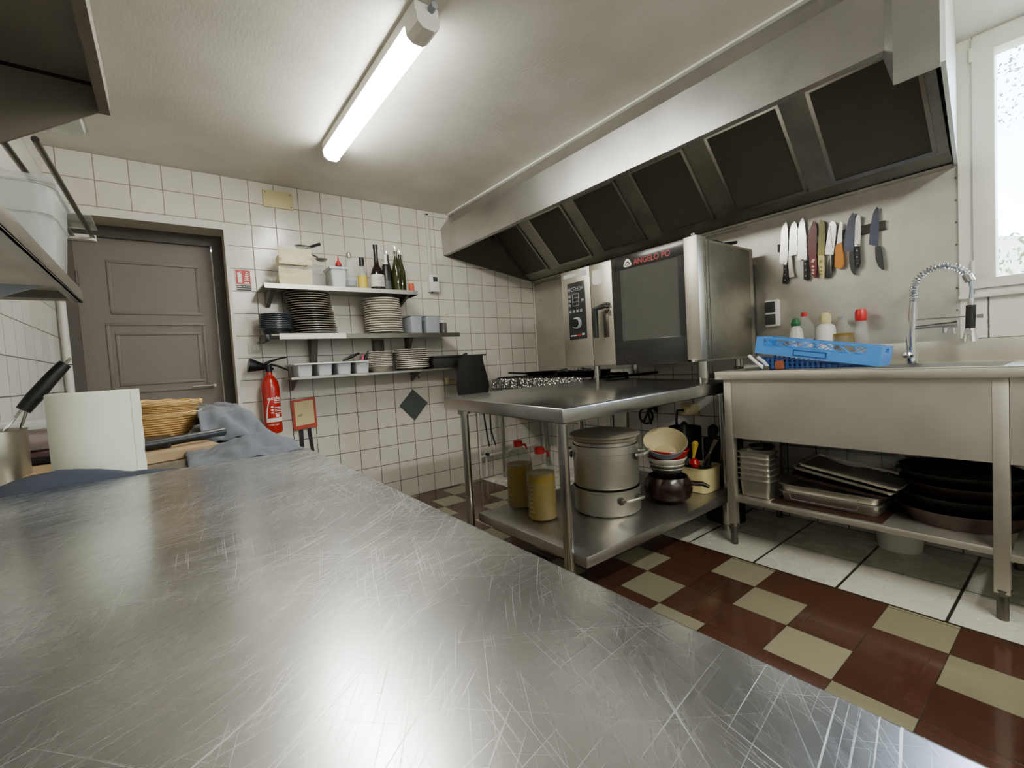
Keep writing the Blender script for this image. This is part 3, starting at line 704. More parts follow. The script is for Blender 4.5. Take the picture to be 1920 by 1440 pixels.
e0 = pts[-1]
MB().tube([e0, e0+Vector((0, -.004, -.012)), Vector((fx, -3.053, 1.262))], .018, 14).build('spring_collar', m_chrome, fc)
MB().tube([(fx, -3.052, 1.262), (fx, -3.056, 1.23), (fx, -3.053, 1.19)], .007, 10).build('hose_end', m_grey, fc)
MB().cyl((fx, -3.053, 1.19), (fx, -3.053, 1.16), .012).build('spray_neck', m_chrome, fc)
MB().cyl((fx, -3.053, 1.16), (fx, -3.05, 1.06), .0165, .0165).build('spray_grip', m_black, fc)
MB().cyl((fx, -3.05, 1.06), (fx, -3.049, 1.03), .017, .021).cyl((fx, -3.049, 1.03), (fx, -3.049, 1.003), .022, .027).cyl((fx-.01, -3.047, 1.045), (fx-.028, -3.045, 1.045), .012).build('spray_head', m_chrome, fc)
MB().cyl((fx, -2.862, 1.117), (fx, -3.045, 1.112), .003).cyl((fx, -3.07, 1.11), (fx, -3.09, 1.11), .009).build('spray_holder', m_chrome, fc)
MB().tube([(fx, -2.862, 1.079), (fx, -2.95, 1.083), (fx, -3.0, 1.083)], [.009, .011, .013], 12).cyl((fx, -3.0, 1.083), (fx, -3.012, 1.084), .016).cyl((fx, -2.97, 1.07), (fx, -2.97, 1.048), .009).cyl((fx, -2.998, 1.07), (fx, -2.998, 1.042), .006).build('swivel_spout', m_chrome, fc)
MB().lathe([(0, -.014), (.02, -.012), (.024, 0), (.02, .012), (0, .014)], (fx-.03, -2.848, .955), 20).cyl((fx-.02, -2.846, .96), (fx-.03, -2.846, 1.04), .0035).build('lever', m_chrome, fc)

# blue dishwasher rack, tilted
cr = bpy.data.objects.new('dishwasher_rack', None); COL.objects.link(cr)
cr.location = (-.5, -2.815, ZS+.001); tag(cr, 'bright blue plastic dishwasher rack tilted up on the end of the sink', 'dish rack')
Lr, Dr, Hr = .52, .17, .085   # local: +y up the slope, +x to the wall
def rbuild(mb, name, mat): 
    return mb.build(name, mat, cr)
b_ = MB()
for x0, x1 in ((0, .012), (Dr-.012, Dr)):
    b_.box(x0, x1, .012, Lr-.012, 0, .040); b_.box(x0, x1, .012, Lr-.012, Hr-.008, Hr); b_.box(x0, x1, .012, .055, .040, Hr-.008); b_.box(x0, x1, Lr-.035, Lr-.012, .040, Hr-.008)
for y0, y1 in ((0, .012), (Lr-.012, Lr)):
    b_.box(0, Dr, y0, y1, 0, .052); b_.box(0, Dr, y0, y1, Hr-.012, Hr); b_.box(0, .06, y0, y1, .052, Hr-.012); b_.box(Dr-.06, Dr, y0, y1, .052, Hr-.012)
rbuild(b_, 'rim', m_blue)
for x in (.006, Dr-.006):
    lt = MB(); n = 8; w_ = (Lr-.09)/n
    for i in range(n):
        y0 = .055+i*w_
        lt.tube([(x, y0, .040), (x, y0+w_, Hr-.008)], .0022, 5); lt.tube([(x, y0+w_, .040), (x, y0, Hr-.008)], .0022, 5)
    rbuild(lt, 'lattice', m_blue)
for y in (.006, Lr-.006):
    lt = MB(); n = 2; w_ = (Dr-.1)/n
    for i in range(n):
        x0 = .05+i*w_
        lt.tube([(x0, y, .040), (x0+w_, y, Hr-.008)], .0022, 5); lt.tube([(x0+w_, y, .040), (x0, y, Hr-.008)], .0022, 5)
    rbuild(lt, 'lattice', m_blue)
rbuild(MB().box(-.003, .001, .20, .34, .008, .012).box(-.003, .001, .20, .34, .034, .037).box(-.003, .001, .20, .203, .008, .037).box(-.003, .001, .337, .34, .008, .037), 'hand_hold', m_blued)
fl = MB()
for i in range(14): fl.box(.005, Dr-.005, .012+i*.037, .016+i*.037, .002, .008)
for i in range(5): fl.box(.01+i*.037, .014+i*.037, .005, Lr-.005, .002, .008)
rbuild(fl, 'base_grid', m_blued)
cr.rotation_euler = (math.atan2(.088, .52), 0, 0)
wd = MB(); 
for i in range(20):
    y = -2.77+i*.0225; h = max(.004, (y+2.815)*.165-.012)
    wd.box(-.485, -.478, y, y+.012, ZS, ZS+h); wd.box(-.345, -.338, y, y+.012, ZS, ZS+h)
for k in range(3): wd.prism([(-2.77+k*.13, ZS+.006+k*.02), (-2.32, ZS+.006+k*.02), (-2.32, ZS+.012+k*.02), (-2.77+k*.13+.04, ZS+.012+k*.02)], 'x', -.484, -.479)
wd.prism([(-2.79, ZS), (-2.31, ZS), (-2.31, ZS+.062)], 'x', -.47, -.35)
o = wd.build('blue_basket', m_blued); tag(o, 'dark blue mesh basket propping up the tilted rack', 'basket')

# bottles behind the rack (standing on the back ledge)
def bottle(name, label, prof, c, mat, parts, seg=24, sx=1, sy=1, cat='bottle'):
    t = thing(name, label, cat, c)
    MB().lathe(prof, c, seg, sx, sy).build('bottle_body', mat, t)
    for nm, pf, mt in parts: MB().lathe(pf, c, seg, sx, sy).build(nm, mt, t)
    return t
zb = ZS-.003
def cc(r, z0, z1, r1=None): return [(0, z0), (r, z0), (r if r1 is None else r1, z1), (0, z1)]
bottle('spray_bottle', 'white detergent bottle with a green cap behind the blue rack', [(0, 0), (.034, 0), (.036, .01), (.036, .17), (.03, .20), (.018, .225), (0, .225)], (-.075, -2.343, zb), m_white, [('cap', [(0, .224), (.022, .225), (.026, .24), (.014, .27), (0, .272)], m_green)])
bottle('water_bottle', 'ribbed clear plastic jug with a small red cap behind the rack', [(0, 0), (.046, 0), (.048, .01), (.045, .04), (.048, .07), (.045, .1), (.048, .13), (.045, .16), (.048, .2), (.043, .225), (.02, .262), (.014, .275), (0, .276)], (-.075, -2.387, zb), m_clear, [('cap', cc(.017, .275, .297), m_redp), ('liquid', [(0, .004), (.044, .004), (.044, .15), (0, .15)], m_lgrey)])
bottle('detergent_bottle', 'pale bottle with a yellow green round cap behind the rack', [(0, 0), (.044, 0), (.045, .01), (.045, .19), (.04, .212), (.02, .225), (0, .226)], (-.08, -2.49, zb), m_white, [('cap', [(0, .225), (.022, .226), (.026, .245), (.024, .27), (.012, .282), (0, .284)], m_yellowp)])
bottle('oil_flask', 'round clear flask half filled with yellow liquid behind the rack', [(0, 0), (.05, .002), (.054, .03), (.052, .12), (.045, .18), (.022, .215), (.018, .24), (0, .241)], (-.07, -2.565, zb), m_clear, [('liquid', [(0, .004), (.047, .006), (.050, .03), (.048, .165), (0, .167)], m_oil), ('cap', cc(.02, .24, .255), m_grey)])
bottle('sauce_bottle', 'slim clear bottle topped by a big red cap, rightmost behind the rack', [(0, 0), (.028, 0), (.03, .01), (.03, .14), (.024, .19), (.02, .225), (0, .226)], (-.075, -2.645, zb), m_clear, [('cap', [(0, .222), (.024, .223), (.026, .24), (.026, .265), (.02, .282), (0, .285)], m_redp)])
tl = thing('can_opener', 'white and blue handled opener leaning beside the blue rack', 'utensil', (-.56, -2.37, ZS))
MB().tube([(-.60, -2.318, .995), (-.585, -2.345, .96), (-.57, -2.375, .93)], [.008, .007, .009], 10).build('handle', m_white, tl)
MB().tube([(-.575, -2.35, .985), (-.57, -2.38, .955), (-.565, -2.395, .93)], .008, 10).build('handle', m_lgrey, tl, label='pale blue grey handle')
MB().box(-.58, -.565, -2.405, -2.375, ZS, .94, .003).build('cutter', m_steel_dk, tl)
spg = MB().box(-.575, -.54, -2.462, -2.425, ZS, .962, .010, 3); o = spg.build('scouring_sponge', plain('rusty_sponge', '#7a4026', .9, 0, .2, 60, .5)); tag(o, 'small rust brown scouring sponge at the left foot of the rack', 'sponge')

# ------------------------------------------------------------------ socket, knife bar, knives
ds = thing('double_socket', 'grey and white double wall socket beside the oven on the steel wall', 'socket', (-.01, -2.2, 1.23))
MB().box(-.045, -.005, -2.238, -2.165, 1.152, 1.31, .006).build('casing', m_white, ds)
for z in (1.195, 1.268): MB().box(-.055, -.045, -2.226, -2.168, z-.031, z+.031, .004).build('flap', m_kgrey, ds)
o = MB().box(-.02, -.0045, -2.74, -2.237, 1.585, 1.63, .002)
o = o.build('magnetic_knife_bar', plain('dark_bar', '#2c2921', .4)); tag(o, 'dark magnetic bar on the steel wall holding ten knives', 'knife bar')
KN = [
( [(-2.286, 1.749), (-2.274, 1.736), (-2.263, 1.708), (-2.247, 1.527), (-2.243, 1.518), (-2.259, 1.51), (-2.288, 1.514), (-2.296, 1.627), (-2.296, 1.703), (-2.292, 1.742)] , [(-2.268, 1.505), (-2.286, 1.503), (-2.29, 1.475), (-2.292, 1.402), (-2.288, 1.389), (-2.261, 1.396), (-2.261, 1.407), (-2.268, 1.46)] ),
( [(-2.332, 1.738), (-2.318, 1.727), (-2.307, 1.693), (-2.296, 1.551), (-2.339, 1.549), (-2.346, 1.69), (-2.342, 1.724)] , [(-2.297, 1.548), (-2.315, 1.546), (-2.316, 1.527), (-2.313, 1.471), (-2.324, 1.432), (-2.331, 1.425), (-2.303, 1.423), (-2.296, 1.428)] ),
( [(-2.375, 1.745), (-2.363, 1.73), (-2.351, 1.688), (-2.342, 1.525), (-2.343, 1.516), (-2.391, 1.518), (-2.39, 1.641), (-2.384, 1.716), (-2.38, 1.738)] , [(-2.374, 1.503), (-2.39, 1.511), (-2.398, 1.398), (-2.391, 1.392), (-2.373, 1.399)] ),
( [(-2.427, 1.717), (-2.411, 1.683), (-2.397, 1.635), (-2.393, 1.529), (-2.437, 1.532), (-2.442, 1.664), (-2.435, 1.711), (-2.433, 1.703)] , [(-2.401, 1.527), (-2.435, 1.532), (-2.439, 1.482), (-2.435, 1.409), (-2.429, 1.4), (-2.408, 1.422), (-2.404, 1.471)] ),
( [(-2.457, 1.712), (-2.45, 1.625), (-2.443, 1.521), (-2.475, 1.514), (-2.482, 1.617), (-2.48, 1.698)] , [(-2.445, 1.519), (-2.475, 1.513), (-2.474, 1.438), (-2.472, 1.388), (-2.462, 1.39), (-2.45, 1.425), (-2.447, 1.48)] ),
( [(-2.513, 1.689), (-2.502, 1.68), (-2.49, 1.615), (-2.476, 1.519), (-2.516, 1.509), (-2.529, 1.605), (-2.533, 1.66), (-2.525, 1.681)] , [(-2.5, 1.509), (-2.518, 1.505), (-2.52, 1.472), (-2.497, 1.387), (-2.477, 1.394), (-2.482, 1.419), (-2.499, 1.477)] ),
( [(-2.552, 1.673), (-2.544, 1.637), (-2.533, 1.56), (-2.557, 1.566), (-2.561, 1.632), (-2.561, 1.667)] , [(-2.528, 1.552), (-2.555, 1.563), (-2.564, 1.491), (-2.565, 1.445), (-2.553, 1.426), (-2.526, 1.434), (-2.521, 1.447)] ),
( [(-2.605, 1.706), (-2.59, 1.683), (-2.575, 1.628), (-2.566, 1.561), (-2.565, 1.519), (-2.606, 1.504), (-2.613, 1.584), (-2.615, 1.679), (-2.611, 1.701)] , [(-2.587, 1.507), (-2.61, 1.508), (-2.612, 1.446), (-2.615, 1.383), (-2.608, 1.38), (-2.594, 1.404), (-2.587, 1.451)] ),
( [(-2.628, 1.689), (-2.619, 1.668), (-2.611, 1.536), (-2.636, 1.53), (-2.641, 1.611), (-2.639, 1.679)] , [(-2.613, 1.53), (-2.635, 1.527), (-2.637, 1.44), (-2.628, 1.411), (-2.615, 1.414), (-2.614, 1.48)] ),
( [(-2.707, 1.706), (-2.692, 1.68), (-2.678, 1.617), (-2.671, 1.525), (-2.708, 1.507), (-2.715, 1.624), (-2.713, 1.694)] , [(-2.697, 1.508), (-2.718, 1.51), (-2.725, 1.482), (-2.731, 1.387), (-2.726, 1.382), (-2.709, 1.405), (-2.698, 1.444)] ),
]
KM = [('long steel chef knife with black riveted handle, first from the left on the bar', m_blade, m_black, 'rivet'), ('steel knife with a curved metal handle, second from the left on the bar', m_blade, m_steel, None), ('tall steel chef knife with black riveted handle, third from the left on the bar', m_blade, m_black, 'rivet'),
      ('dark red coated knife with red and cream handle on the magnetic bar', m_kred, m_kred, 'grip'), ('olive yellow coated straight knife on the magnetic bar', m_kyel, m_kcream, 'gripy'), ('steel santoku knife with a dimpled blade and black handle on the bar', m_blade, m_black, 'dimple'),
      ('steel knife with an orange handle on the magnetic bar', m_blade, m_orangeh, None), ('blue grey coated chef knife overlapping the slim steel riveted knife', m_kblu, m_kgrey, None), ('slim steel knife with three bright rivets between the blue grey knives', m_blade, m_black, 'rivet'), ('blue grey coated chef knife hanging alone at the right end of the bar', m_kblu, m_kgrey, None)]
for i, ((bl, hn_), (lb, bm_, hm, ex)) in enumerate(zip(KN, KM)):
    cy = sum(p[0] for p in bl)/len(bl); x = -.021-(.004 if i in (2, 4, 6, 8) else 0)
    k = thing('kitchen_knife', lb, 'knife', (x, cy, 1.6), group='knives on the magnetic bar')
    MB().prism(bl, 'x', x-.0022, x).build('blade', bm_, k, smooth=False)
    zt1 = max(p[1] for p in hn_); zb1 = min(p[1] for p in hn_); ht = [p for p in hn_]
    h = MB().prism(ht, 'x', x-.010, x+.007); e = [q for q in h.bm.edges]; bmesh.ops.bevel(h.bm, geom=e, offset=.003, segments=2, affect='EDGES')
    ho = h.build('handle', hm, k)
    cyh = sum(p[0] for p in hn_)/len(hn_)
    if ex == 'rivet':
        r = MB()
        for q in (.22, .5, .78): r.cyl((x-.0095, cyh, zb1+(zt1-zb1)*q), (x-.0115, cyh, zb1+(zt1-zb1)*q), .0035, None, 10)
        sub(r, 'rivets', m_chrome, ho); MB().box(x-.008, x+.006, cyh-.010, cyh+.010, zt1-.006, zt1+.007, .001).build('bolster', m_chrome, k)
    if ex in ('grip', 'gripy'):
        r = MB()
        for q, w_ in ((.72, .018), (.48, .009), (.33, .009), (.2, .007)): r.obox((x-.0105, cyh-.003*(q-.5), zb1+(zt1-zb1)*q), (.002, .013, w_), Matrix.Rotation(.5, 3, 'X'), 0)
        sub(r, 'grip_inlay', m_kdot if ex == 'grip' else m_kyel, ho)
    if ex == 'dimple':
        r = MB()
        for q in range(13): r.box(x-.0026, x-.0022, cy+.006-.0008*q*-1-.012, cy+.012-.0008*q*-1-.012, 1.548+q*.0095, 1.552+q*.0095)
        r.build('blade_dimples', m_under, k); MB().box(x-.0125, x-.010, cyh-.010, cyh-.004, zb1+.02, zt1).build('handle_spine', m_chrome, k)

# ------------------------------------------------------------------ wall shelves on the back wall
def bracket(parent, x, z, d_, h):
    MB().prism([(-.001, z), (-d_, z), (-d_, z-.012), (-.02, z-h), (-.001, z-h)], 'x', x-.012, x+.012).build('bracket', m_under, parent)
s1 = thing('top_wall_shelf', 'upper short steel wall shelf holding bottles and bins', 'shelf', (-1.9, -.15, 1.6))
MB().box(-2.416, -1.40, -.30, -.001, 1.597, 1.607).box(-2.416, -1.40, -.302, -.298, 1.578, 1.607).box(-1.402, -1.398, -.30, -.001, 1.575, 1.607).build('shelf_board', m_steel, s1)
for x in (-2.36, -1.45): bracket(s1, x, 1.597, .26, .10)
s2 = thing('middle_wall_shelf', 'middle steel wall shelf holding the plate stacks', 'shelf', (-1.7, -.15, 1.29))
MB().box(-2.40, -1.06, -.295, -.001, 1.285, 1.295).box(-2.35, -1.06, -.298, -.294, 1.262, 1.295).build('shelf_board', m_steel_dk, s2)
sub(MB().box(-2.357, -1.95, -.304, -.299, 1.262, 1.298), 'white_edge_strip', m_white, s2.children[0])
MB().prism([(-.001, 1.285), (-.12, 1.285), (-.04, 1.08), (-.001, 1.08)], 'x', -2.125, -2.085).build('bracket', m_under, s2)
MB().prism([(-.001, 1.285), (-.12, 1.285), (-.04, 1.16), (-.001, 1.16)], 'x', -1.40, -1.375).build('bracket', m_under, s2)
MB().box(-1.66, -1.58, -.03, -.001, 1.17, 1.27, .004).build('bracket_plate', m_under, s2)
s3 = thing('lower_wall_shelf', 'lowest steel wall shelf holding the cutlery tray and bowls', 'shelf', (-1.68, -.12, 1.02))
MB().box(-2.30, -.80, -.25, -.001, 1.010, 1.018).box(-2.30, -.80, -.252, -.248, 1.005, 1.02).build('shelf_board', m_steel, s3)
for x in (-2.25, -1.36, -.85): MB().prism([(-.001, 1.01), (-.2, 1.01), (-.02, .93), (-.001, .93)], 'x', x-.004, x+.004).build('bracket', m_under, s3)
OR = ['topmost', 'second', 'third', 'fourth', 'fifth', 'sixth', 'seventh', 'eighth', 'ninth', 'tenth', 'eleventh', 'twelfth', 'thirteenth', 'fourteenth', 'fifteenth', 'sixteenth', 'seventeenth', 'eighteenth', 'nineteenth', 'twentieth', 'twenty-first', 'twenty-second', 'twenty-third', 'twenty-fourth']
def stack(name, kind, where, cat, group, n, c, r, h0, pitch, mat, jit=.002, bow=0, foot=.6, rfn=None, taper=0):
    hr = min(.006, pitch*.42); prof = [(0, 0), (r*foot, 0)]+([(r*foot*1.05, .004), (r*(foot*.4+.54), h0*.45)] if h0 > .03 else [(r*foot*1.03, .004)])+[(r*.90, h0-hr), (r*.985, h0-hr*.9), (r, h0-hr*.5), (r*.99, h0), (r*.97, h0+.0005)]+([(r*(foot*.4+.52), h0*.5), (r*foot*.95, .008)] if h0 > .03 else [(r*.60, .006)])+[(0, .005)]
    first = None
    for k in range(n):
        q = n-1-k   # index from the top
        loc = (c[0]+random.uniform(-jit, jit)+bow*(k/n)*1.0, c[1]+random.uniform(-jit, jit), c[2]+k*pitch)
        pos = 'topmost' if q == 0 else ('bottom' if k == 0 else OR[q]+' from the top')
        lb = '%s, %s of %s' % (kind, pos, where)
        s_ = rfn(k/n) if rfn else 1
        if first is None:
            t = MB().lathe(prof, (0, 0, 0), 40); bmesh.ops.recalc_face_normals(t.bm, faces=t.bm.faces)
            o = t.build(name, mat); first = o
        else:
            o = first.copy(); COL.objects.link(o)
        o.location = loc; o.scale = (s_, s_, 1); tag(o, lb, cat, group)
stack('dinner_plate', 'dark plate', 'the tall dark stack', 'plate', 'tall stack of dark plates on the middle shelf', 18, (-2.10, -.152, 1.296), .140, .018, .0155, m_cerb, .003, -.045)
stack('soup_bowl', 'charcoal bowl', 'the stack beside the dark plates', 'bowl', 'stack of charcoal bowls at the left end of the middle shelf', 9, (-2.345, -.15, 1.296), .096, .045, .0115, m_cerdd, .001, 0, .72)
stack('white_plate', 'cream plate', 'the middle shelf stack', 'plate', 'stack of white plates on the middle shelf', 15, (-1.617, -.152, 1.296), .135, .020, .0170, m_cerw, .003, -.01, .6, lambda q: 1.02-.04*q)
stack('white_bowl', 'white bowl', 'the lowest shelf bowl stack', 'bowl', 'white bowls on the lowest shelf', 9, (-1.665, -.125, 1.0185), .098, .05, .0128, rimmed('cream_bowl_rim_light', '#a9a292', '#e4dfd2', .04, .047, .2), .002, 0, .5)
stack('side_plate', 'thick rimmed white plate', 'the lowest shelf plate stack', 'plate', 'white plates on the lowest shelf', 10, (-1.405, -.135, 1.0185), .130, .026, .0150, rimmed('thick_plate_rim_light', '#8f887a', '#e4dfd2', .016, .021, .2), .001, 0, .6)
o = MB().box(-2.43, -2.405, -.27, -.03, 1.255, 1.295, .003).build('shelf_end_block', m_black, s2)
# paper lined bins
for i, (z, lb, sk_) in enumerate(((1.6085, 'lower clear bin with crumpled pale yellow paper on the top shelf', 0), (1.738, 'upper clear bin with pale yellow paper, stacked on the other bin', .006))):
    t = thing('paper_lined_bin', lb, 'bin', (-2.22, -.17, z), group='stacked bins on the top shelf')
    MB().pan(-2.335+sk_, -2.112+sk_, -.275, -.06, z, z+.118, .002, .004, .006, .02).build('clear_box', m_clear, t)
    pm = MB(); n = 12
    for side in range(1):
        V = []
        for a in range(n+1):
            rw = []
            for b_ in range(7):
                x = -2.322+sk_+a*.197/n; zz = z+.004+b_*.104/6+(.012*noise.noise((x*14, 3, i)) if b_ == 6 else 0); y = -.258+.016*noise.noise((x*22, zz*30, i*3))+.006*noise.noise((x*70, zz*60, i))
                rw.append(pm.bm.verts.new((x, y, zz)))
            V.append(rw)
        for a in range(n):
            for b_ in range(6): pm.bm.faces.new((V[a][b_], V[a+1][b_], V[a+1][b_+1], V[a][b_+1]))
    pm.box(-2.312+sk_, -2.134+sk_, -.235, -.075, z+.006, z+.085, .02)
    pm.build('paper_lining', m_yellowp, t)
# ladles leaning out of the top bin
for i, (b0, e0_, cr_, lb) in enumerate((((-2.20, -.16, 1.845), (-2.035, -.17, 1.915), None, 'black handled ladle pointing right out of the top bin'), ((-2.15, -.17, 1.86), (-2.065, -.2, 1.815), (-2.045, -.205, 1.80), 'steel spoon drooping over the right side of the top bin'), ((-2.10, -.17, 1.875), (-2.14, -.18, 1.885), (-2.165, -.19, 1.878), 'steel ladle head resting on top of the upper bin'))):
    t = thing('serving_ladle', lb, 'ladle', b0, group='ladles in the top bin')
    MB().tube([b0, e0_], .006 if i else .010, 8).build('handle', m_black if i == 0 else m_steel_dk, t)
    if cr_: MB().lathe([(0, -.014), (.022, -.011), (.034, .0), (.036, .005), (.031, .005), (0, -.009)], cr_, 18, 1.1, .9).build('ladle_bowl', m_steel, t)
    else: MB().lathe([(0, -.012), (.02, -.01), (.026, .002), (0, .003)], b0, 18).build('ladle_bowl', m_steel, t)
t = thing('storage_tub', 'pale grey square plastic tub with lid rim on the top shelf', 'tub', (-1.95, -.17, 1.607))
MB().pan(-2.0, -1.895, -.245, -.10, 1.6085, 1.735, .002, .006, .012, .01).build('tub_body', m_lgrey, t); MB().box(-2.01, -1.886, -.254, -.092, 1.736, 1.752, .004).build('lid', m_lgrey, t)
mb = MB().lathe([(0, 0), (.06, 0), (.055, .05), (.045, .11), (.06, .17), (.05, .175), (0, .18)], (-2.06, -.09, 1.608), 14, 1.4, .7, rip=lambda a, i: .12*math.sin(5*a+i))
o = mb.build('plastic_bag', m_bag); tag(o, 'crumpled clear plastic bag between the bins and the grey tub', 'bag')
bz = 1.6085
bottle('squeeze_bottle', 'dark sauce bottle with a red pointed nozzle on the top shelf', [(0, 0), (.025, 0), (.025, .17), (.02, .19), (0, .191)], (-1.893, -.07, bz), m_black, [('nozzle', [(0, .19), (.022, .191), (.02, .205), (.006, .225), (.002, .262), (0, .262)], m_redp)])
bottle('swing_top_bottle', 'large clear glass bottle with metal stopper on the top shelf', [(0, 0), (.038, 0), (.04, .01), (.04, .14), (.033, .185), (.015, .21), (.014, .235), (0, .236)], (-1.845, -.16, bz), m_clearg, [('stopper', [(0, .232), (.017, .233), (.017, .262), (.01, .27), (0, .271)], m_steel), ('label_disc', [(0, .03), (.0405, .031), (.0405, .07), (0, .071)], m_grey)])
bottle('liqueur_bottle', 'small bottle with yellow label and dark cap on the top shelf', [(0, 0), (.030, 0), (.031, .01), (.031, .11), (.015, .145), (.013, .185), (0, .186)], (-1.765, -.18, bz), m_clearg, [('label_band', [(0, .012), (.0318, .013), (.0318, .105), (0, .106)], m_ylabel), ('cap', cc(.0165, .175, .236), m_black)])
bottle('small_clear_bottle', 'small clear bottle with black cap behind the yellow labelled one', [(0, 0), (.02, 0), (.02, .15), (.009, .19), (.009, .21), (0, .211)], (-1.725, -.09, bz), m_clearg, [('cap', cc(.013, .21, .25), m_bglass)])
bt = bottle('cognac_bottle', 'tall dark bottle with large white label in the middle of the top shelf', [(0, 0), (.046, 0), (.05, .012), (.048, .12), (.035, .16), (.019, .19), (.0155, .25), (.016, .33), (0, .331)], (-1.655, -.18, bz), m_bglass, [('label_band', [(0, .03), (.0508, .031), (.0496, .118), (0, .119)], m_label), ('cap_sleeve', cc(.0175, .305, .338), m_black)])
wr_ = MB()
for i, (z, w_) in enumerate(((1.71, .05), (1.70, .03), (1.688, .055), (1.675, .04), (1.662, .05), (1.65, .03))):
    for k in range(6):
        a0 = (-.5+k/6)*w_/.05+.15; a1 = a0+w_/.05/6*.8
        R_ = .0512; f_ = lambda a, z: (-1.655+R_*math.sin(a), -.18-R_*math.cos(a), z)
        wr_.poly([f_(a0, z), f_(a1, z), f_(a1, z+.0035), f_(a0, z+.0035)], [(0, 1, 2, 3)])
wr_.build('label_print', m_ink, bt, smooth=False)
bottle('black_aerosol', 'black canister with a white nozzle cap on the top shelf', [(0, 0), (.03, 0), (.031, .008), (.031, .19), (.024, .2), (0, .201)], (-1.583, -.18, bz), m_black, [('nozzle', [(0, .2), (.016, .201), (.013, .23), (.010, .275), (0, .276)], m_white), ('label_band', [(0, .02), (.0315, .021), (.0315, .08), (0, .081)], m_slate)])
bottle('ketchup_bottle', 'red pouch bottle peeking out behind the black canister', [(0, 0), (.028, 0), (.028, .18), (.016, .215), (.012, .245), (0, .246)], (-1.612, -.08, bz), m_redp, [])
for i, (x, y, h, lb) in enumerate(((-1.537, -.10, .325, 'green bottle with pourer, back left of the three'), (-1.502, -.18, .338, 'tallest green bottle with pourer, centre of the three'), (-1.455, -.15, .32, 'green bottle with pourer, rightmost of the three'))):
    k = h/.335
    t = bottle('pourer_bottle', lb, [(0, 0), (.032, 0), (.034, .01), (.034, .17*k), (.022, .22*k), (.0125, .26*k), (.012, .305*k), (0, .306*k)], (x, y, bz), m_gglass, [('neck_ring', cc(.0135, .285*k, .306*k), m_bglass)])
    MB().tube([(x, y, bz+.305*k), (x, y, bz+.325*k), (x-.008, y, bz+.35*k)], [.004, .003, .0015], 8).build('pourer', m_chrome, t); t['group'] = 'green pourer bottles'
bottle('spice_jar', 'small orange red jar with pale lid at the front right of the top shelf', [(0, 0), (.019, 0), (.02, .005), (.02, .05), (.017, .056), (0, .057)], (-1.43, -.262, bz), m_orange, [('lid', cc(.019, .056, .072), m_beige)], cat='jar')
# grey gastronorm tubs + jar on shelf 2
for i, (x0, x1) in enumerate(((-1.452, -1.355), (-1.325, -1.205))):
    t = thing('grey_food_tub', ('grey food tub beside the white plates on the middle shelf', 'grey food tub beside the dark jar on the middle shelf')[i], 'tub', ((x0+x1)/2, -.17, 1.2955), group='grey food tubs on the middle shelf')
    MB().pan(x0, x1, -.26, -.09, 1.2965, 1.425, .002, .005, .007, .01).build('tub_body', m_grey, t)
    MB().box(x0+.01, x1-.01, -.255, -.1, 1.40, 1.408).build('contents', m_lgrey, t)
t = thing('sauce_jar', 'small jar of dark sauce with a spoon at the right end of the middle shelf', 'jar', (-1.143, -.18, 1.2955))
MB().lathe([(0, 0), (.032, 0), (.034, .005), (.034, .10), (.030, .108), (.027, .106), (.03, .1), (.03, .006), (0, .005)], (-1.143, -.18, 1.2965), 24).build('jar_glass', m_clear, t)
MB().lathe([(0, .006), (.0335, .007), (.0335, .085), (0, .086)], (-1.143, -.18, 1.2965), 24).build('sauce', m_brownc, t)
MB().tube([(-1.14, -.18, 1.38), (-1.09, -.18, 1.47)], .0035, 6).build('spoon', m_beige, t)
# cutlery tray on shelf 3
t = thing('cutlery_tray', 'pale grey tray with four cutlery cups at the left of the lowest shelf', 'cutlery tray', (-2.0, -.14, 1.0185))
tm = MB()
for i in range(4): tm.pan(-2.255+i*.128, -2.255+i*.128+.100, -.215, -.06, 1.0195, 1.102, .002, .012, .012, .012)
tm.build('cups', m_lgrey, t)
MB().box(-2.295, -1.765, -.235, -.222, 1.098, 1.108, .003).box(-2.295, -1.765, -.05, -.037, 1.098, 1.108, .003).box(-2.295, -2.272, -.235, -.037, 1.098, 1.108, .003).box(-1.788, -1.765, -.235, -.037, 1.098, 1.108, .003).build('tray_rim', m_white, t)
for i, (lb, p0, p1, mt) in enumerate((('black tongs lying across the cutlery tray', (-1.94, -.15, 1.116), (-1.82, -.15, 1.165), m_black), ('pink spatula in the last cup of the cutlery tray', (-1.82, -.17, 1.06), (-1.80, -.17, 1.15), m_pink), ('black spatula handle beside the pink one in the tray', (-1.80, -.13, 1.06), (-1.745, -.13, 1.18), m_black), ('steel knife tip in the second cup of the tray', (-2.08, -.14, 1.06), (-2.08, -.14, 1.115), m_chrome))):
    m_ = MB().tube([p0, ((p0[0]+p1[0])/2, p0[1], (p0[2]+p1[2])/2), p1], [.006, .012, .007], 8)
    o = m_.build('kitchen_utensil', mt); tag(o, lb, 'utensil')
o = MB().box(-1.268, -.80, -.22, -.03, 1.0185, 1.105, .003).box(-1.268, -.772, -.232, -.02, 1.105, 1.118, .002).build('black_baking_tray', m_iron); tag(o, 'stack of black baking tins at the right of the lowest shelf', 'baking tin')
gl = MB()
gl.lathe([(0, 0), (.13, .0), (.14, .06), (.13, .14), (.12, .22), (.10, .29), (.07, .318), (0, .32)], (-.99, -.33, .795), 24, 1.05, .45, rip=lambda a, i: .05*math.sin(3*a+i*1.3)+.04*math.sin(7*a-i))
o = gl.build('black_oven_gloves', m_blackm); tag(o, 'bundle of black oven gloves hanging at the right end of the lowest shelf', 'oven glove')
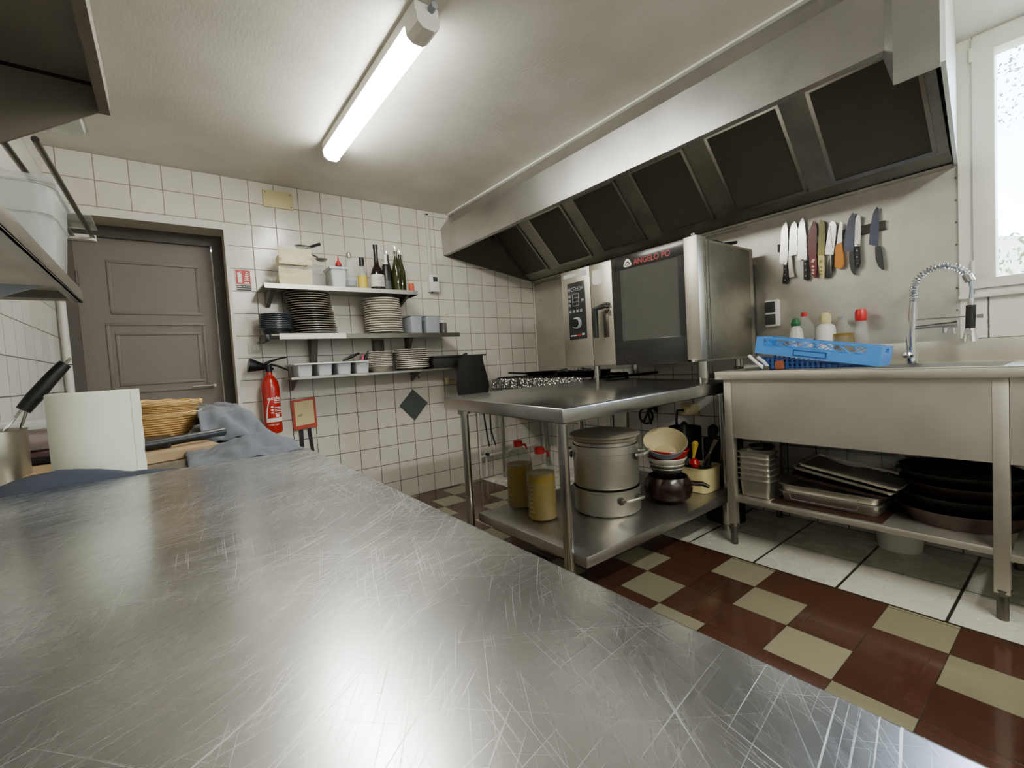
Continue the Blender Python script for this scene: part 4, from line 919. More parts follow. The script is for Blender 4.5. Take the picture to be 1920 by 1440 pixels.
MB_ = MB().tube([(-1.02, -.30, 1.10), (-1.0, -.24, 1.115), (-.95, -.2, 1.125)], .012, 8); sub(MB_, 'hanging_loop', m_blackm, o)

# ------------------------------------------------------------------ things on the back wall
t = thing('fire_extinguisher', 'red fire extinguisher with a black horn hanging on the tiled wall', 'fire extinguisher', (-2.398, -.08, .66))
ec = (-2.398, -.08, .662); R_ = .055
ex_body = MB().lathe([(0, 0), (.045, .0), (.053, .006), (R_, .02), (R_, .30), (.050, .335), (.034, .365), (.02, .382), (.018, .41), (0, .411)], ec, 36).build('cylinder', m_red, t)
wf = lambda a, z: (ec[0]+(R_+.0006)*math.sin(a), ec[1]-(R_+.0006)*math.cos(a), ec[2]+z)
def wrap_rect(mb, a0, a1, z0, z1, n=8):
    for k in range(n):
        p, q = a0+(a1-a0)*k/n, a0+(a1-a0)*(k+1)/n
        mb.poly([wf(p, z0), wf(q, z0), wf(q, z1), wf(p, z1)], [(0, 1, 2, 3)])
dec = MB()
wrap_rect(dec, -.85, 1.25, .077, .102, 14)
for i, z in enumerate((.212, .20, .168, .155, .145, .13)):
    wrap_rect(dec, .12, 1.1, z, z+.004, 6)
for z in (.172, .152, .134): wrap_rect(dec, -.25, 0, z, z+.007, 2)
wrap_rect(dec, .25, .62, .108, .126, 2)
for k in range(10):
    a0 = -.78+.5*(k/10)**1.8; a1 = -.78+.5*((k+1)/10)**1.8; z0 = .10+k*.013; z1 = .10+(k+1)*.013
    dec.poly([wf(a0-.07, z0), wf(a0+.06, z0), wf(a1+.055-.005*k, z1), wf(a1-.07+.007*k, z1)], [(0, 1, 2, 3)])
sub(dec, 'printed_markings', m_wtxt, ex_body)
text('lettering', 'eurofeu', .030, .082, lambda u, v: wf((u-.03)/R_, .222+v), m_wtxt, ex_body)
text('lettering', '1 CO2 1031', .012, .062, lambda u, v: wf((u-.035)/R_, .055+v), m_wtxt, ex_body)
MB().cyl((-2.398, -.08, 1.066), (-2.398, -.08, 1.115), .019).cyl((-2.398, -.08, 1.085), (-2.375, -.10, 1.085), .008).build('valve', m_black, t)
MB().tube([(-2.42, -.085, 1.118), (-2.38, -.085, 1.135), (-2.33, -.085, 1.15), (-2.285, -.085, 1.158)], [.01, .008, .006, .005], 8).build('lever', m_black, t)
MB().tube([(-2.385, -.085, 1.115), (-2.34, -.085, 1.10), (-2.30, -.085, 1.08), (-2.285, -.085, 1.07)], [.007, .007, .006, .005], 8).build('carry_handle', m_black, t)
MB().tube([(-2.415, -.085, 1.09), (-2.43, -.09, 1.10), (-2.49, -.095, 1.112), (-2.513, -.095, 1.116), (-2.512, -.095, 1.116), (-2.49, -.095, 1.11)], [.012, .022, .040, .046, .040, .02], 20).build('discharge_horn', m_black, t)
MB().box(-2.42, -2.376, -.03, -.002, .95, 1.02).build('wall_hook', m_black, t)
# safety sign
t = thing('fire_safety_sign', 'red and white fire extinguisher pictogram sign on the tiles by the door', 'sign', (-2.49, -.003, 1.6))
MB().box(-2.533, -2.443, -.0045, -.001, 1.598, 1.742).build('sign_board', m_label, t)
sr = MB().box(-2.528, -2.447, -.0055, -.0046, 1.645, 1.735).build('red_field', plain('sign_red', '#b3222a', .5), t)
pg = MB(); yy0, yy1 = -.0063, -.0056
pg.box(-2.518, -2.495, yy0, yy1, 1.655, 1.708); pg.prism([(-2.518, 1.708), (-2.495, 1.708), (-2.501, 1.716), (-2.512, 1.716)], 'y', yy0, yy1); pg.box(-2.510, -2.503, yy0, yy1, 1.714, 1.722); pg.prism([(-2.522, 1.712), (-2.512, 1.724), (-2.496, 1.727), (-2.494, 1.723), (-2.510, 1.720), (-2.519, 1.708)], 'y', yy0, yy1)
for k in range(5):
    z = 1.664+k*.013; pg.prism([(-2.482+.002*k, z+.004), (-2.468, z), (-2.452, z+.010), (-2.451, z+.014), (-2.468, z+.006), (-2.480+.002*k, z+.010)], 'y', yy0, yy1)
pg.box(-2.482, -2.455, yy0, yy1, 1.649, 1.658)
sub(pg, 'pictogram', m_wtxt, sr)
MB().box(-2.528, -2.447, -.0055, -.0046, 1.618, 1.638).box(-2.528, -2.447, -.0055, -.0046, 1.604, 1.612).build('caption_bar', m_ink, t)
lm = MB()
for x0, x1 in ((-2.524, -2.50), (-2.492, -2.482), (-2.476, -2.470), (-2.464, -2.458), (-2.455, -2.450)): lm.box(x0, x1, yy0, yy1, 1.625, 1.632)
lm.build('caption_marks', m_wtxt, t)
# switch, plate, slate, clipboard etc
t = thing('light_switch', 'square cream light switch on the tiles above the extinguisher', 'switch', (-2.454, -.005, 1.23))
MB().box(-2.494, -2.415, -.008, -.001, 1.195, 1.268, .002).build('plate', m_label, t); MB().box(-2.467, -2.450, -.012, -.008, 1.212, 1.248, .001).box(-2.447, -2.430, -.012, -.008, 1.212, 1.248, .001).build('rocker', m_white, t)
t = thing('blank_cover_plate', 'beige blanking plate with corner screws high on the back wall', 'wall plate', (-2.24, -.005, 2.22))
MB().box(-2.333, -2.15, -.012, -.001, 2.17, 2.282, .003).build('cover', m_beige, t)
sc_ = MB()
for x in (-2.318, -2.165):
    for z in (2.185, 2.267): sc_.cyl((x, -.012, z), (x, -.0135, z), .004, None, 8)
sc_.build('screws', m_under, t)
o = MB().prism([(-1.360, .862), (-1.236, .742), (-1.360, .612), (-1.480, .742)], 'y', -.012, -.002).build('slate_square', m_slate); tag(o, 'grey slate square hung cornerwise on the tiled wall', 'slate')
t = thing('red_clipboard', 'orange red framed paper sheet hanging on the tiles beside the extinguisher', 'clipboard', (-2.19, -.01, .76))
cb_ = [(-2.270, .862), (-2.112, .872), (-2.110, .662), (-2.264, .652)]
MB().prism(cb_, 'y', -.018, -.003).build('frame', m_orange, t)
MB().prism([(-2.252, .848), (-2.127, .856), (-2.126, .69), (-2.248, .68)], 'y', -.0195, -.018).build('paper_sheet', m_cream, t)
pm = MB()
for (x, z, w_, h_) in ((-2.19, .83, .03, .003), (-2.20, .815, .045, .002), (-2.19, .80, .035, .002), (-2.235, .745, .03, .012), (-2.22, .755, .02, .006)): pm.box(x, x+w_, -.0205, -.0196, z, z+h_)
pm.build('faint_print', plain('faint_print', '#a3956a', .7), t)
for i, (x, w_, dx) in enumerate(((-2.218, .014, -.006), (-2.165, .012, .012))):
    o = MB().prism([(x-w_, .66), (x+w_, .66), (x+w_+dx, .46), (x-w_+dx+.005, .46)], 'y', -.014, -.004).build('hanging_strap', m_black); tag(o, ('left black strap hanging below the red frame', 'right black strap hanging below the red frame')[i], 'strap')
o = MB().tube([(-1.427, -.24, .995), (-1.418, -.24, .975), (-1.408, -.24, .955)], .006, 8).build('hanging_pen', m_black); tag(o, 'short black pen shaped hook under the lowest shelf', 'hook')
t = thing('thermostat_box', 'white electrical box with dark dial on the tiled wall near the hood', 'electrical box', (-1.115, -.03, 1.72))
MB().box(-1.160, -1.078, -.055, -.002, 1.655, 1.79, .003).build('box_casing', m_white, t); MB().box(-1.132, -1.092, -.058, -.055, 1.735, 1.775).build('dial_window', m_ink, t)
MB().cyl((-1.135, -.03, 1.655), (-1.135, -.03, 1.645), .008).build('cable_gland', m_black, t)
t = thing('cable_conduit', 'thin white conduit running from the ceiling corner to the electrical box', 'conduit', (-1.125, -.01, 2.0))
MB().box(-1.143, -1.113, -.014, -.001, 1.79, 2.30, .002).build('vertical_run', m_wpaint, t); MB().box(-1.15, -.93, -.014, -.001, 2.285, 2.30, .002).box(-.945, -.93, -.014, -.001, 2.22, 2.29, .002).build('horizontal_run', m_wpaint, t)
o = MB().tube([(-3.343, -.03, .0), (-3.343, -.03, 1.2), (-3.343, -.03, 1.62)], .016, 12).build('waste_pipe', m_wpaint); tag(o, 'white vertical pipe in the left corner beside the door', 'pipe')
sub(MB().cyl((-3.343, -.03, 1.16), (-3.343, -.03, 1.165), .019).tube([(-3.343, -.03, 1.62), (-3.355, -.03, 1.64), (-3.369, -.03, 1.64)], .017, 10), 'pipe_clip', m_black, o)

# ------------------------------------------------------------------ left wall racks
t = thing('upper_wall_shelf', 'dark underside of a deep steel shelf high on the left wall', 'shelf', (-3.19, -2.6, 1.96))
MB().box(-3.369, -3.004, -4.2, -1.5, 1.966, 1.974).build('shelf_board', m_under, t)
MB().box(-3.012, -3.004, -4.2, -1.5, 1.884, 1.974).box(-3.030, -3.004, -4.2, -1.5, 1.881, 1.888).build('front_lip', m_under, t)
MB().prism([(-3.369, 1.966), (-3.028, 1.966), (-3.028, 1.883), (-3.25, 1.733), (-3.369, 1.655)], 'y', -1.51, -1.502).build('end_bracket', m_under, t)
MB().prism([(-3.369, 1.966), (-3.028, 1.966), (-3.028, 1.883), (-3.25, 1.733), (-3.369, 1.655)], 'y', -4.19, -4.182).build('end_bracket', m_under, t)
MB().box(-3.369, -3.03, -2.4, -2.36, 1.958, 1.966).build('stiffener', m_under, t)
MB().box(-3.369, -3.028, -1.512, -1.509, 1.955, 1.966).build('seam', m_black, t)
t = thing('rail_rack', 'narrow shelf of two steel rails with a pale end bracket above the door corner', 'rack', (-3.27, -.9, 1.8))
for x in (-3.179, -3.255): MB().cyl((x, -1.495, 1.768), (x, -.21, 1.812), .0095).build('rail', m_steel_dk, t)
MB().prism([(-3.369, -.24), (-3.18, -.24), (-3.165, -.225), (-3.165, -.19), (-3.369, -.19)], 'z', 1.790, 1.802).box(-3.369, -3.166, -.20, -.19, 1.79, 1.826).build('end_bracket', m_wpaint, t)
t = thing('lower_wall_rack', 'lower steel shelf on the left wall carrying the clear boxes', 'shelf', (-3.24, -2.6, 1.3))
MB().box(-3.369, -3.113, -4.2, -1.5, 1.318, 1.325).build('shelf_board', m_splash, t)
MB().box(-3.119, -3.112, -4.2, -1.5, 1.292, 1.332, .001).box(-3.135, -3.112, -4.2, -1.5, 1.292, 1.296).build('front_lip', m_steel, t)
MB().box(-3.369, -3.12, -1.56, -1.502, 1.296, 1.318).build('end_channel', m_beige if False else m_under, t)
MB().prism([(-3.369, 1.292), (-3.15, 1.292), (-3.369, 1.20)], 'y', -1.80, -1.794).build('bracket', m_grey, t)
t = thing('clear_storage_box', 'cloudy clear lidded box at the end of the lower left shelf', 'storage box', (-3.23, -1.665, 1.3255))
MB().pan(-3.345, -3.122, -1.79, -1.54, 1.327, 1.47, .002, .004, .018, .03).build('box_body', m_clearb, t)
MB().pan(-3.349, -3.118, -1.794, -1.536, 1.475, 1.545, .002, .006, .006, .03).build('box_insert', m_clearb, t)
MB().box(-3.356, -3.112, -1.80, -1.53, 1.549, 1.566, .005).build('lid', m_clearb, t)
o = MB().pan(-3.30, -3.095, -1.95, -1.05, 1.976, 1.990, .002, .006, .006, .03).box(-3.2, -3.19, -1.93, -1.07, 1.9755, 1.984).box(-3.28, -3.11, -1.30, -1.29, 1.9755, 1.984).build('plastic_tray', m_clearb); tag(o, 'translucent plastic tray overhanging the end of the top left shelf', 'tray')
o = MB().box(-3.33, -3.15, -.56, -.30, 1.824, 1.834, .004).build('plastic_lid', m_clearb); tag(o, 'white translucent plastic lid at the far end of the rail shelf', 'sheet')  # plastic lid lying across the rails

# ------------------------------------------------------------------ things on the corner table
zc_ = .846
t = thing('paper_towel_roll', 'large white paper towel roll standing behind the worktable', 'paper roll', (-3.05, -2.165, zc_))
MB().lathe([(.018, 0), (.062, 0), (.064, .002), (.064, .176), (.062, .178), (.018, .178), (.018, 0)], (-3.05, -2.165, zc_), 48).build('roll', m_paper, t)
fl_ = MB(); V = []
for i in range(9):
    a = -.1-i*.012*0; zz = zc_+.178*i/8
    V.append([(-3.05+.0645*math.cos(-.25), -2.165+.0645*math.sin(-.25), zz), (-3.05+.070, -2.165+.002, zz), (-3.05+.076+.001*math.sin(i*2.3), -2.165+.02+.001*math.sin(i*5), zz)])
for i in range(8):
    for j in range(2): fl_.poly([V[i][j], V[i][j+1], V[i+1][j+1], V[i+1][j]], [(0, 1, 2, 3)])
fl_.build('loose_sheet_end', m_paper, t)
t = thing('utensil_canister', 'cylindrical steel canister at the left edge holding a masher', 'canister', (-3.2, -2.09, zc_))
MB().lathe([(0, 0), (.044, 0), (.046, .003), (.046, .112), (.0475, .114), (.0445, .113), (.044, .004), (0, .004)], (-3.20, -2.09, zc_), 36).build('canister_body', m_alu, t)
t = thing('potato_masher', 'black handled wire masher standing in the steel canister', 'masher', (-3.2, -2.09, .95))
MB().tube([(-3.20, -2.10, .855), (-3.185, -2.10, .955), (-3.155, -2.09, 1.003)], .0028, 8).tube([(-3.17, -2.085, .855), (-3.165, -2.085, .955), (-3.15, -2.088, 1.003)], .0028, 8).build('wire_legs', m_chrome, t)
MB().tube([(-3.157, -2.09, .995), (-3.14, -2.086, 1.02), (-3.11, -2.078, 1.062), (-3.092, -2.074, 1.085)], [.012, .0135, .0125, .011], 14).build('handle', m_black, t)
MB().tube([(-3.092, -2.074, 1.085), (-3.083, -2.072, 1.097)], .003, 8).build('hanging_loop', m_chrome, t)
def basket(z, lb, tilt, r=.115, h=.062):
    t = thing('wicker_basket', lb, 'basket', (-2.955, -1.62, z), group='stacked wicker baskets')
    n = 9; pf = [(0, 0), (r*.62, 0)]
    for i in range(n*4+1):
        q = i/(n*4); pf.append((r*(.62+.38*q**.7)+.0022*math.sin(q*n*2*PI), .003+h*q))
    pf += [(r*.97, h*.98), (r*.6, .006), (0, .005)]
    MB().lathe(pf, (-2.955, -1.62, z), 72, 1.05, 1, rip=lambda a, i: .012*math.sin(a*36+(i//4)*PI)).build('woven_bowl', m_wicker, t)
    rm = MB()
    for k in range(3): rm.tube([(-2.955+1.05*(r+.001*k)*math.cos(2*PI*i/48), -1.62+(r+.001*k)*math.sin(2*PI*i/48), z+h+.004*k+.002*math.sin(i*PI/2+k*2)) for i in range(48)], .003, 6, True)
    rm.build('plaited_rim', m_wicker, t); t.rotation_euler = (0, tilt, 0)
basket(.868, 'lower pale wicker bread basket of the pair behind the paper roll', .0, .104, .064)
basket(.922, 'upper pale wicker bread basket of the pair, nested on the other', .04, .103, .047)
o = MB().tube([(-3.10, -2.02, .878), (-2.99, -1.975, .882), (-2.81, -1.89, .886)], .0115, 12).box(-3.2, -2.93, -1.96, -1.76, .868, .884, .004).build('black_tray', m_black); tag(o, 'black tray with rounded edge under the wicker baskets', 'tray')
o = MB().prism([(-3.20, -2.13), (-2.83, -2.0), (-2.90, -1.55), (-3.2, -1.55)], 'z', .8465, .867).build('cutting_board', m_wood); tag(o, 'pale wooden cutting board lying under the black tray', 'cutting board')
def cloth(name, lb, x0, x1, y0, y1, hf, mat, nx=40, ny=40, th=.003):
    mb = MB(); V = []
    for i in range(nx+1):
        rw = []
        for j in range(ny+1):
            u, v = i/nx, j/ny; x = x0+(x1-x0)*u; y = y0+(y1-y0)*v; p = hf(u, v, x, y)
            rw.append(mb.bm.verts.new(p))
        V.append(rw)
    for i in range(nx):
        for j in range(ny): mb.bm.faces.new((V[i][j], V[i+1][j], V[i+1][j+1], V[i][j+1]))
    o = mb.build(name, mat, None, ang=80); md = o.modifiers.new('thick', 'SOLIDIFY'); md.thickness = th; md.offset = 1; tag(o, lb, 'cloth'); return o
def fold(x, y, s=1): return s*(.014*abs(noise.noise((x*9, y*9, 1.3)))+.010*(1-abs(noise.noise((x*14, y*11, 4.1)))*3)*.5+.007*abs(noise.noise((x*30, y*22, 7.1))))
cloth('kitchen_cloth', 'large crumpled slate blue cloth heaped at the right of the corner table', -2.86, -2.68, -1.87, -1.15,
      lambda u, v, x, y: (x+.01*noise.noise((y*8, x*5, 0)), y+.02*noise.noise((x*8, y*6, 2)), .8475+max(0, .082*min(1, (1-u)*2.6+.06)*min(1, v*5+.12)*min(1, (1-v)*4)+.004)+fold(x, y, 1.6)-.012*abs(math.sin(7*u+5*v))), m_cloth)
cloth('folded_cloth', 'slate blue folded cloth hanging over the right corner beside the worktable edge', -2.90, -2.675, -2.255, -2.03,
      lambda u, v, x, y: (x+.008*noise.noise((y*9, x*4, 3)), y, .8475+.034*max(0, 1-abs(v-.55)*2)*min(1, u*2.2)*min(1, (1-u)*3+.15)+fold(x, y, 1.1)+.001), m_cloth)
cloth('dark_cloth', 'long dark blue cloth lying along the back edge of the worktable', -3.36, -2.90, -2.262, -2.235,
      lambda u, v, x, y: (x, y-.012+.01*math.sin(u*9), .852+.022*math.sin(PI*v)+.022*math.exp(-((u-.72)/.2)**2)*v**.5+.006*math.sin(u*14)+fold(x, y, .6)) if False else (x, y-.012+.01*math.sin(u*9), .849+(1-u**4)*(.020*math.sin(PI*v)+.018*math.exp(-((u-.62)/.18)**2)*v**.5+.005*math.sin(u*14)+fold(x, y, .6))), m_clothd, 50, 12)
t = thing('brown_crate', 'brownish pink lidded food boxes against the left wall behind the canister', 'food box', (-3.28, -1.85, zc_))
MB().box(-3.36, -3.13, -1.95, -1.60, zc_+.001, .895, .008).build('box_lower', plain('brown_box', '#5a3a34', .6, 0, .2, 10), t); MB().box(-3.36, -3.14, -1.94, -1.61, .896, .945, .012).build('box_upper', plain('dusky_box', '#8d7b74', .5, 0, .15, 10), t); MB().box(-3.365, -3.12, -1.96, -1.59, .946, .956, .004).build('lid', m_clearb, t)
o = MB().tube([(-3.17, -1.75, .958), (-3.13, -1.74, .966), (-3.10, -1.735, .962)], [.004, .009, .003], 8).build('chilli_pepper', m_orange); tag(o, 'small orange pepper lying on the food box lid', 'pepper')

# ------------------------------------------------------------------ under the prep table
zu = .2475
def oilcan(c, lb):
    t = thing('oil_jug', lb, 'oil jug', c, group='oil jugs under the prep table')
    pf = [(0, 0), (.064, 0), (.073, .008)]
    for i in range(9): pf += [(.0745, .02+i*.022), (.071, .031+i*.022)]
    pf += [(.0745, .23), (.070, .262), (.05, .30), (.022, .325), (.018, .336), (0, .337)]
    MB().lathe(pf, c, 40, 1, .95).build('jug_body', m_jug, t)
    pf2 = [(0, .003), (.0625, .003), (.0715, .010)]
    for i in range(8): pf2 += [(.0735, .02+i*.022), (.070, .031+i*.022)]
    pf2 += [(.0725, .205), (.070, .232), (0, .233)]
    MB().lathe(pf2, c, 40, 1, .95).build('oil', m_oil, t)
    MB().lathe([(0, .325), (.025, .326), (.026, .352), (.022, .358), (0, .359)], c, 20).build('cap', m_redp, t)
    MB().tube([(c[0]+.02, c[1], c[2]+.33), (c[0]+.05, c[1], c[2]+.328), (c[0]+.06, c[1], c[2]+.30)], .006, 8).build('carry_handle', m_redp, t)
oilcan((-1.438, -1.462, zu), 'clear jug of yellow oil with red cap, the farther of the two')
oilcan((-1.49, -1.70, zu), 'clear jug of yellow oil with red cap, nearest under the prep table')
pc = (-1.165, -1.84)
def handle(parent, c, r, z, ang, w_=.055, out=.05):
    a = math.radians(ang); n = Vector((math.cos(a), math.sin(a), 0)); s_ = Vector((-n.y, n.x, 0)); C_ = Vector((c[0], c[1], z))
    p = [C_+n*(r-.004)+s_*w_, C_+n*(r+out*.7)+s_*w_+Vector((0, 0, .01)), C_+n*(r+out)+s_*w_*.6+Vector((0, 0, .014)), C_+n*(r+out)-s_*w_*.6+Vector((0, 0, .014)), C_+n*(r+out*.7)-s_*w_+Vector((0, 0, .01)), C_+n*(r-.004)-s_*w_]
    h = MB().tube(p, .0075, 10).build('handle', m_alu, parent)
    b_ = MB()
    for q in (-1, 1): b_.cyl(C_+n*(r-.002)+s_*w_*q, C_+n*(r+.006)+s_*w_*q, .019, .015, 14); b_.cyl(C_+n*(r+.004)+s_*w_*q, C_+n*(r+.010)+s_*w_*q, .006, None, 8)
    sub(b_, 'handle_rivet_plate', m_steel_dk, h)
t = thing('wide_saucepot', 'wide low aluminium pot, the bottom of the pot stack', 'pot', (pc[0], pc[1], zu))
MB().lathe([(0, 0), (.155, 0), (.166, .01), (.168, .03), (.168, .118), (.173, .122), (.173, .130), (.165, .130), (.165, .012), (0, .006)], (*pc, zu), 56).build('pot_body', m_alu, t)
handle(t, pc, .168, zu+.085, 262); handle(t, pc, .168, zu+.085, 82)
t = thing('tall_stockpot', 'tall aluminium stockpot stacked on the wide pot', 'pot', (pc[0], pc[1], zu+.13))
z1 = zu+.131
MB().lathe([(0, 0), (.145, 0), (.16, .008), (.164, .02), (.164, .175), (.1665, .177), (.1665, .215), (.163, .215), (.160, .02), (0, .006)], (*pc, z1), 56).build('pot_body', m_alu, t)
handle(t, pc, .164, z1+.16, 300); handle(t, pc, .164, z1+.16, 120)
t = thing('pot_lid', 'tarnished domed pot lid resting on the tall stockpot', 'pot lid', (pc[0], pc[1], z1+.216))
z2_ = z1+.216
MB().lathe([(0, .0), (.15, 0), (.152, .018), (.160, .022), (.160, .034), (.176, .042), (.177, .050), (.170, .053), (.12, .062), (.05, .066), (0, .067)], (*pc, z2_), 56).build('lid_dome', m_alulid, t)
MB().lathe([(.150, .0005), (.1575, .001), (.158, .016), (.152, .018), (.15, .0005)], (*pc, z2_), 56).build('lid_skirt', m_alu, t)
bc = (-.85, -1.99)
t = thing('earthenware_pot', 'dark brown glazed earthenware pot under the stacked bowls', 'pot', (*bc, zu))
MB().lathe([(0, 0), (.08, 0), (.115, .03), (.125, .07), (.118, .11), (.10, .135), (.096, .134), (.11, .1), (.11, .05), (0, .01)], (*bc, zu), 40).build('pot_body', m_brownc, t)
MB().tube([(bc[0]+.05, bc[1]-.105, zu+.10), (bc[0]+.07, bc[1]-.16, zu+.10), (bc[0]+.09, bc[1]-.18, zu+.085)], [.014, .012, .009], 10).build('side_handle', m_brownc, t)
def bowl(name, lb, c, r, h, mo, mi, tilt=(0, 0)):
    t = thing(name, lb, 'bowl', c, group='stacked bowls under the prep table')
    MB().lathe([(0, 0), (r*.5, 0), (r*.55, .006), (r*.85, h*.5), (r, h), (r*.985, h+.003)], c, 44).build('outer_bowl', mo, t)
    MB().lathe([(r*.985, h+.003), (r*.955, h), (r*.8, h*.5), (r*.5, .010), (0, .008)], c, 44).build('inner_glaze', mi, t); t.rotation_euler = (tilt[0], tilt[1], 0)
bowl('steel_bowl', 'small steel bowl just above the brown pot', (*bc, zu+.136), .088, .045, m_alu, m_alu)
bowl('steel_bowl', 'second small steel bowl from the bottom of the bowl stack', (*bc, zu+.157), .092, .045, m_alu, m_alu)
bowl('white_mixing_bowl', 'white bowl beneath the red one in the stack', (bc[0], bc[1], zu+.178), .100, .055, m_cer, m_cer)
bowl('red_mixing_bowl', 'red enamel bowl in the stack behind the stockpot', (bc[0]+.005, bc[1]+.005, zu+.205), .112, .075, m_rcer, m_rcer, (.06, 0))
bowl('blue_mixing_bowl', 'blue grey bowl with cream inside, tilted on top of the stack', (bc[0]-.005, bc[1]+.005, zu+.252), .112, .085, m_bcer, m_ccer, (.30, -.42))
t = thing('cream_plastic_crate', 'cream plastic crate of dark utensils beside the sink leg', 'crate', (-.57, -2.0, zu))
MB().pan(-.655, -.46, -2.095, -1.80, zu+.001, zu+.135, .003, .004, .01, .035).build('crate_body', plain('cream_plastic', '#cfc18a', .45), t)
MB().box(-.64, -.475, -2.075, -1.82, zu+.08, zu+.115, .01).build('dark_contents', m_iron, t)
UT = [('black frying pan with dark handle poking out of the cream crate', (-.56, -1.93, zu+.125), (-.50, -1.88, .60), .014, m_black), ('shiny red plastic ball among the utensils in the cream crate', None, (-.58, -1.985, zu+.148), .030, m_tomato), ('yellow handled utensil in the cream crate', (-.56, -1.96, zu+.12), (-.545, -1.975, .50), .012, m_yell),
      ('chrome ladle leaning in the cream crate', (-.52, -2.0, zu+.12), (-.50, -2.08, .53), .008, m_chrome), ('black spatula leaning left in the cream crate', (-.53, -1.90, zu+.12), (-.50, -1.86, .56), .012, m_black), ('dark brush leaning right in the cream crate', (-.50, -2.02, zu+.12), (-.44, -2.03, .58), .02, m_iron)]
for lb, p0, p1, r, mt in UT:
    if p0 is None: mb = MB().lathe([(0, -r), (r*.7, -r*.7), (r, 0), (r*.7, r*.7), (0, r)], p1, 20)
    else: mb = MB().tube([p0, tuple((a+b_)/2 for a, b_ in zip(p0, p1)), p1, (p1[0]+.01, p1[1], p1[2]+.01)], [r*.7, r*.7, r*1.6, r], 10)
    o = mb.build('crate_utensil' if p0 else 'red_ball', mt); tag(o, lb, 'utensil')
for i, (x, y, r, h, lb) in enumerate(((-.30, -1.76, .10, .30, 'tall blackened pot standing behind the bowls against the wall'), (-.28, -2.0, .11, .24, 'sooty black pan pot at the back beside the sink leg'))):
    o = MB().lathe([(0, 0), (r, 0), (r, h), (r*.95, h), (r*.95, .01), (0, .01)], (x, y, .0 if x > -.6 else zu), 28)
    o = MB().lathe([(0, 0), (r, 0), (r, h+.25), (r*.95, h+.25), (r*.95, .01), (0, .01)], (x, y, .001), 28).build('black_pot', m_iron); tag(o, lb, 'pot')
o = MB().box(-.03, -.0015, -1.70, -1.565, .585, .668, .004).box(-.036, -.03, -1.64, -1.60, .60, .65, .002).build('wall_socket', m_beige); tag(o, 'beige socket low on the tiled wall behind the pots', 'socket')
cb = MB()
cb.tube([(-.03+.0*0, -1.27+.06*math.cos(a/8*PI), .56+.06*math.sin(a/8*PI)) for a in range(17)], .008, 8).tube([(-.03, -1.24, .5), (-.04, -1.30, .60), (-.04, -1.42, .66), (-.03, -1.5, .75)], .008, 8).tube([(-.05, -1.33, .50), (-.05, -1.30, .60), (-.05, -1.36, .66)], .008, 8)
o = cb.build('coiled_cable', m_black); tag(o, 'coil of thick black cable on the wall under the oven', 'cable')
o = MB().tube([(-.04, -1.60, .62), (-.06, -1.56, .62), (-.06, -1.55, .55), (-.06, -1.55, .40)], .008, 8).build('power_cable', m_black); tag(o, 'black power lead plugged into the beige low socket', 'cable')

# ------------------------------------------------------------------ under the sink
zk = .2635
P6 = None
for i in range(6):
    z = zk+.001+i*.0285
    lb = 'deep steel pan, %s of the small pan stack under the sink' % ('topmost' if i == 5 else ('bottom' if i == 0 else OR[5-i]+' from the top'))
    if P6 is None:
        t = MB().pan(-.05, .05, -.075, .075, 0, .088, .0015, .010, .010, .012).build('small_gastro_pan', m_alu); P6 = t; t.location = (-.535, -2.315, z); o = t
    else:
        o = P6.copy(); COL.objects.link(o); o.location = (-.535, -2.315, z)
    tag(o, lb, 'steel pan', 'small steel pans stacked under the sink')
o = MB().lathe([(0, 0), (.05, 0), (.062, .018), (.06, .019), (.048, .003), (0, .003)], (-.52, -2.33, zk+.245), 28).cyl((-.52, -2.33, zk+.248), (-.52, -2.33, zk+.27), .006).build('small_lid', m_steel_dk); tag(o, 'dark round lid balanced on the small pan stack', 'saucer')  # small knobbed lid left on the pan stack
for i, z in enumerate((zk+.006, zk+.042)):
    t = thing('gastro_pan', ('shallow steel pan, lower of the nested pair under the sink', 'shallow steel pan, upper of the nested pair under the sink')[i], 'steel pan', (-.42, -2.62, z), group='shallow steel pans under the sink')
    MB().pan(-.55, -.27, -2.815, -2.425, z, z+.045, .0015, .010, .008, .02).build('pan_body', m_alu, t)
    MB().tube([(-.563, -2.47, z+.040), (-.566, -2.48, z+.018), (-.566, -2.74, z+.018), (-.563, -2.75, z+.040)], .003, 6).build('pan_handle', m_alu, t)
o = MB().box(-.60, -.25, -2.84, -2.40, zk, zk+.005, .002).build('rusty_tray', m_rust); tag(o, 'thin rust brown tray beneath the shallow steel pans', 'tray')
for i, (dz, sh_, lb, mt) in enumerate(((.095, 0, 'brown oven tray slanting over the shallow pans', m_rust), (.128, .02, 'cream coated tray, lower of the two bright edged slanting trays', m_alu), (.150, .04, 'bright edged steel tray slanting on top of the others', m_alu))):
    t = MB().pan(-.13, .13, -.19, .19, 0, .012, .0015, .008, .004, .015).build('slanting_tray', mt)
    t.location = (-.42, -2.655-sh_, zk+dz+.012); t.rotation_euler = (math.radians(9 if i else 6), 0, 0); tag(t, lb, 'tray', 'slanting trays under the sink')
o = MB().lathe([(0, 0), (.10, .0), (.13, .025), (.11, .055), (.06, .075), (0, .08)], (-.40, -2.72, zk+.205), 26, .9, 1.1, rip=lambda a, i: .08*math.sin(4*a+i*2)+.05*math.sin(9*a)).build('cling_film_bundle', m_bag); tag(o, 'crumpled clear film bundle on top of the slanting trays', 'plastic film')
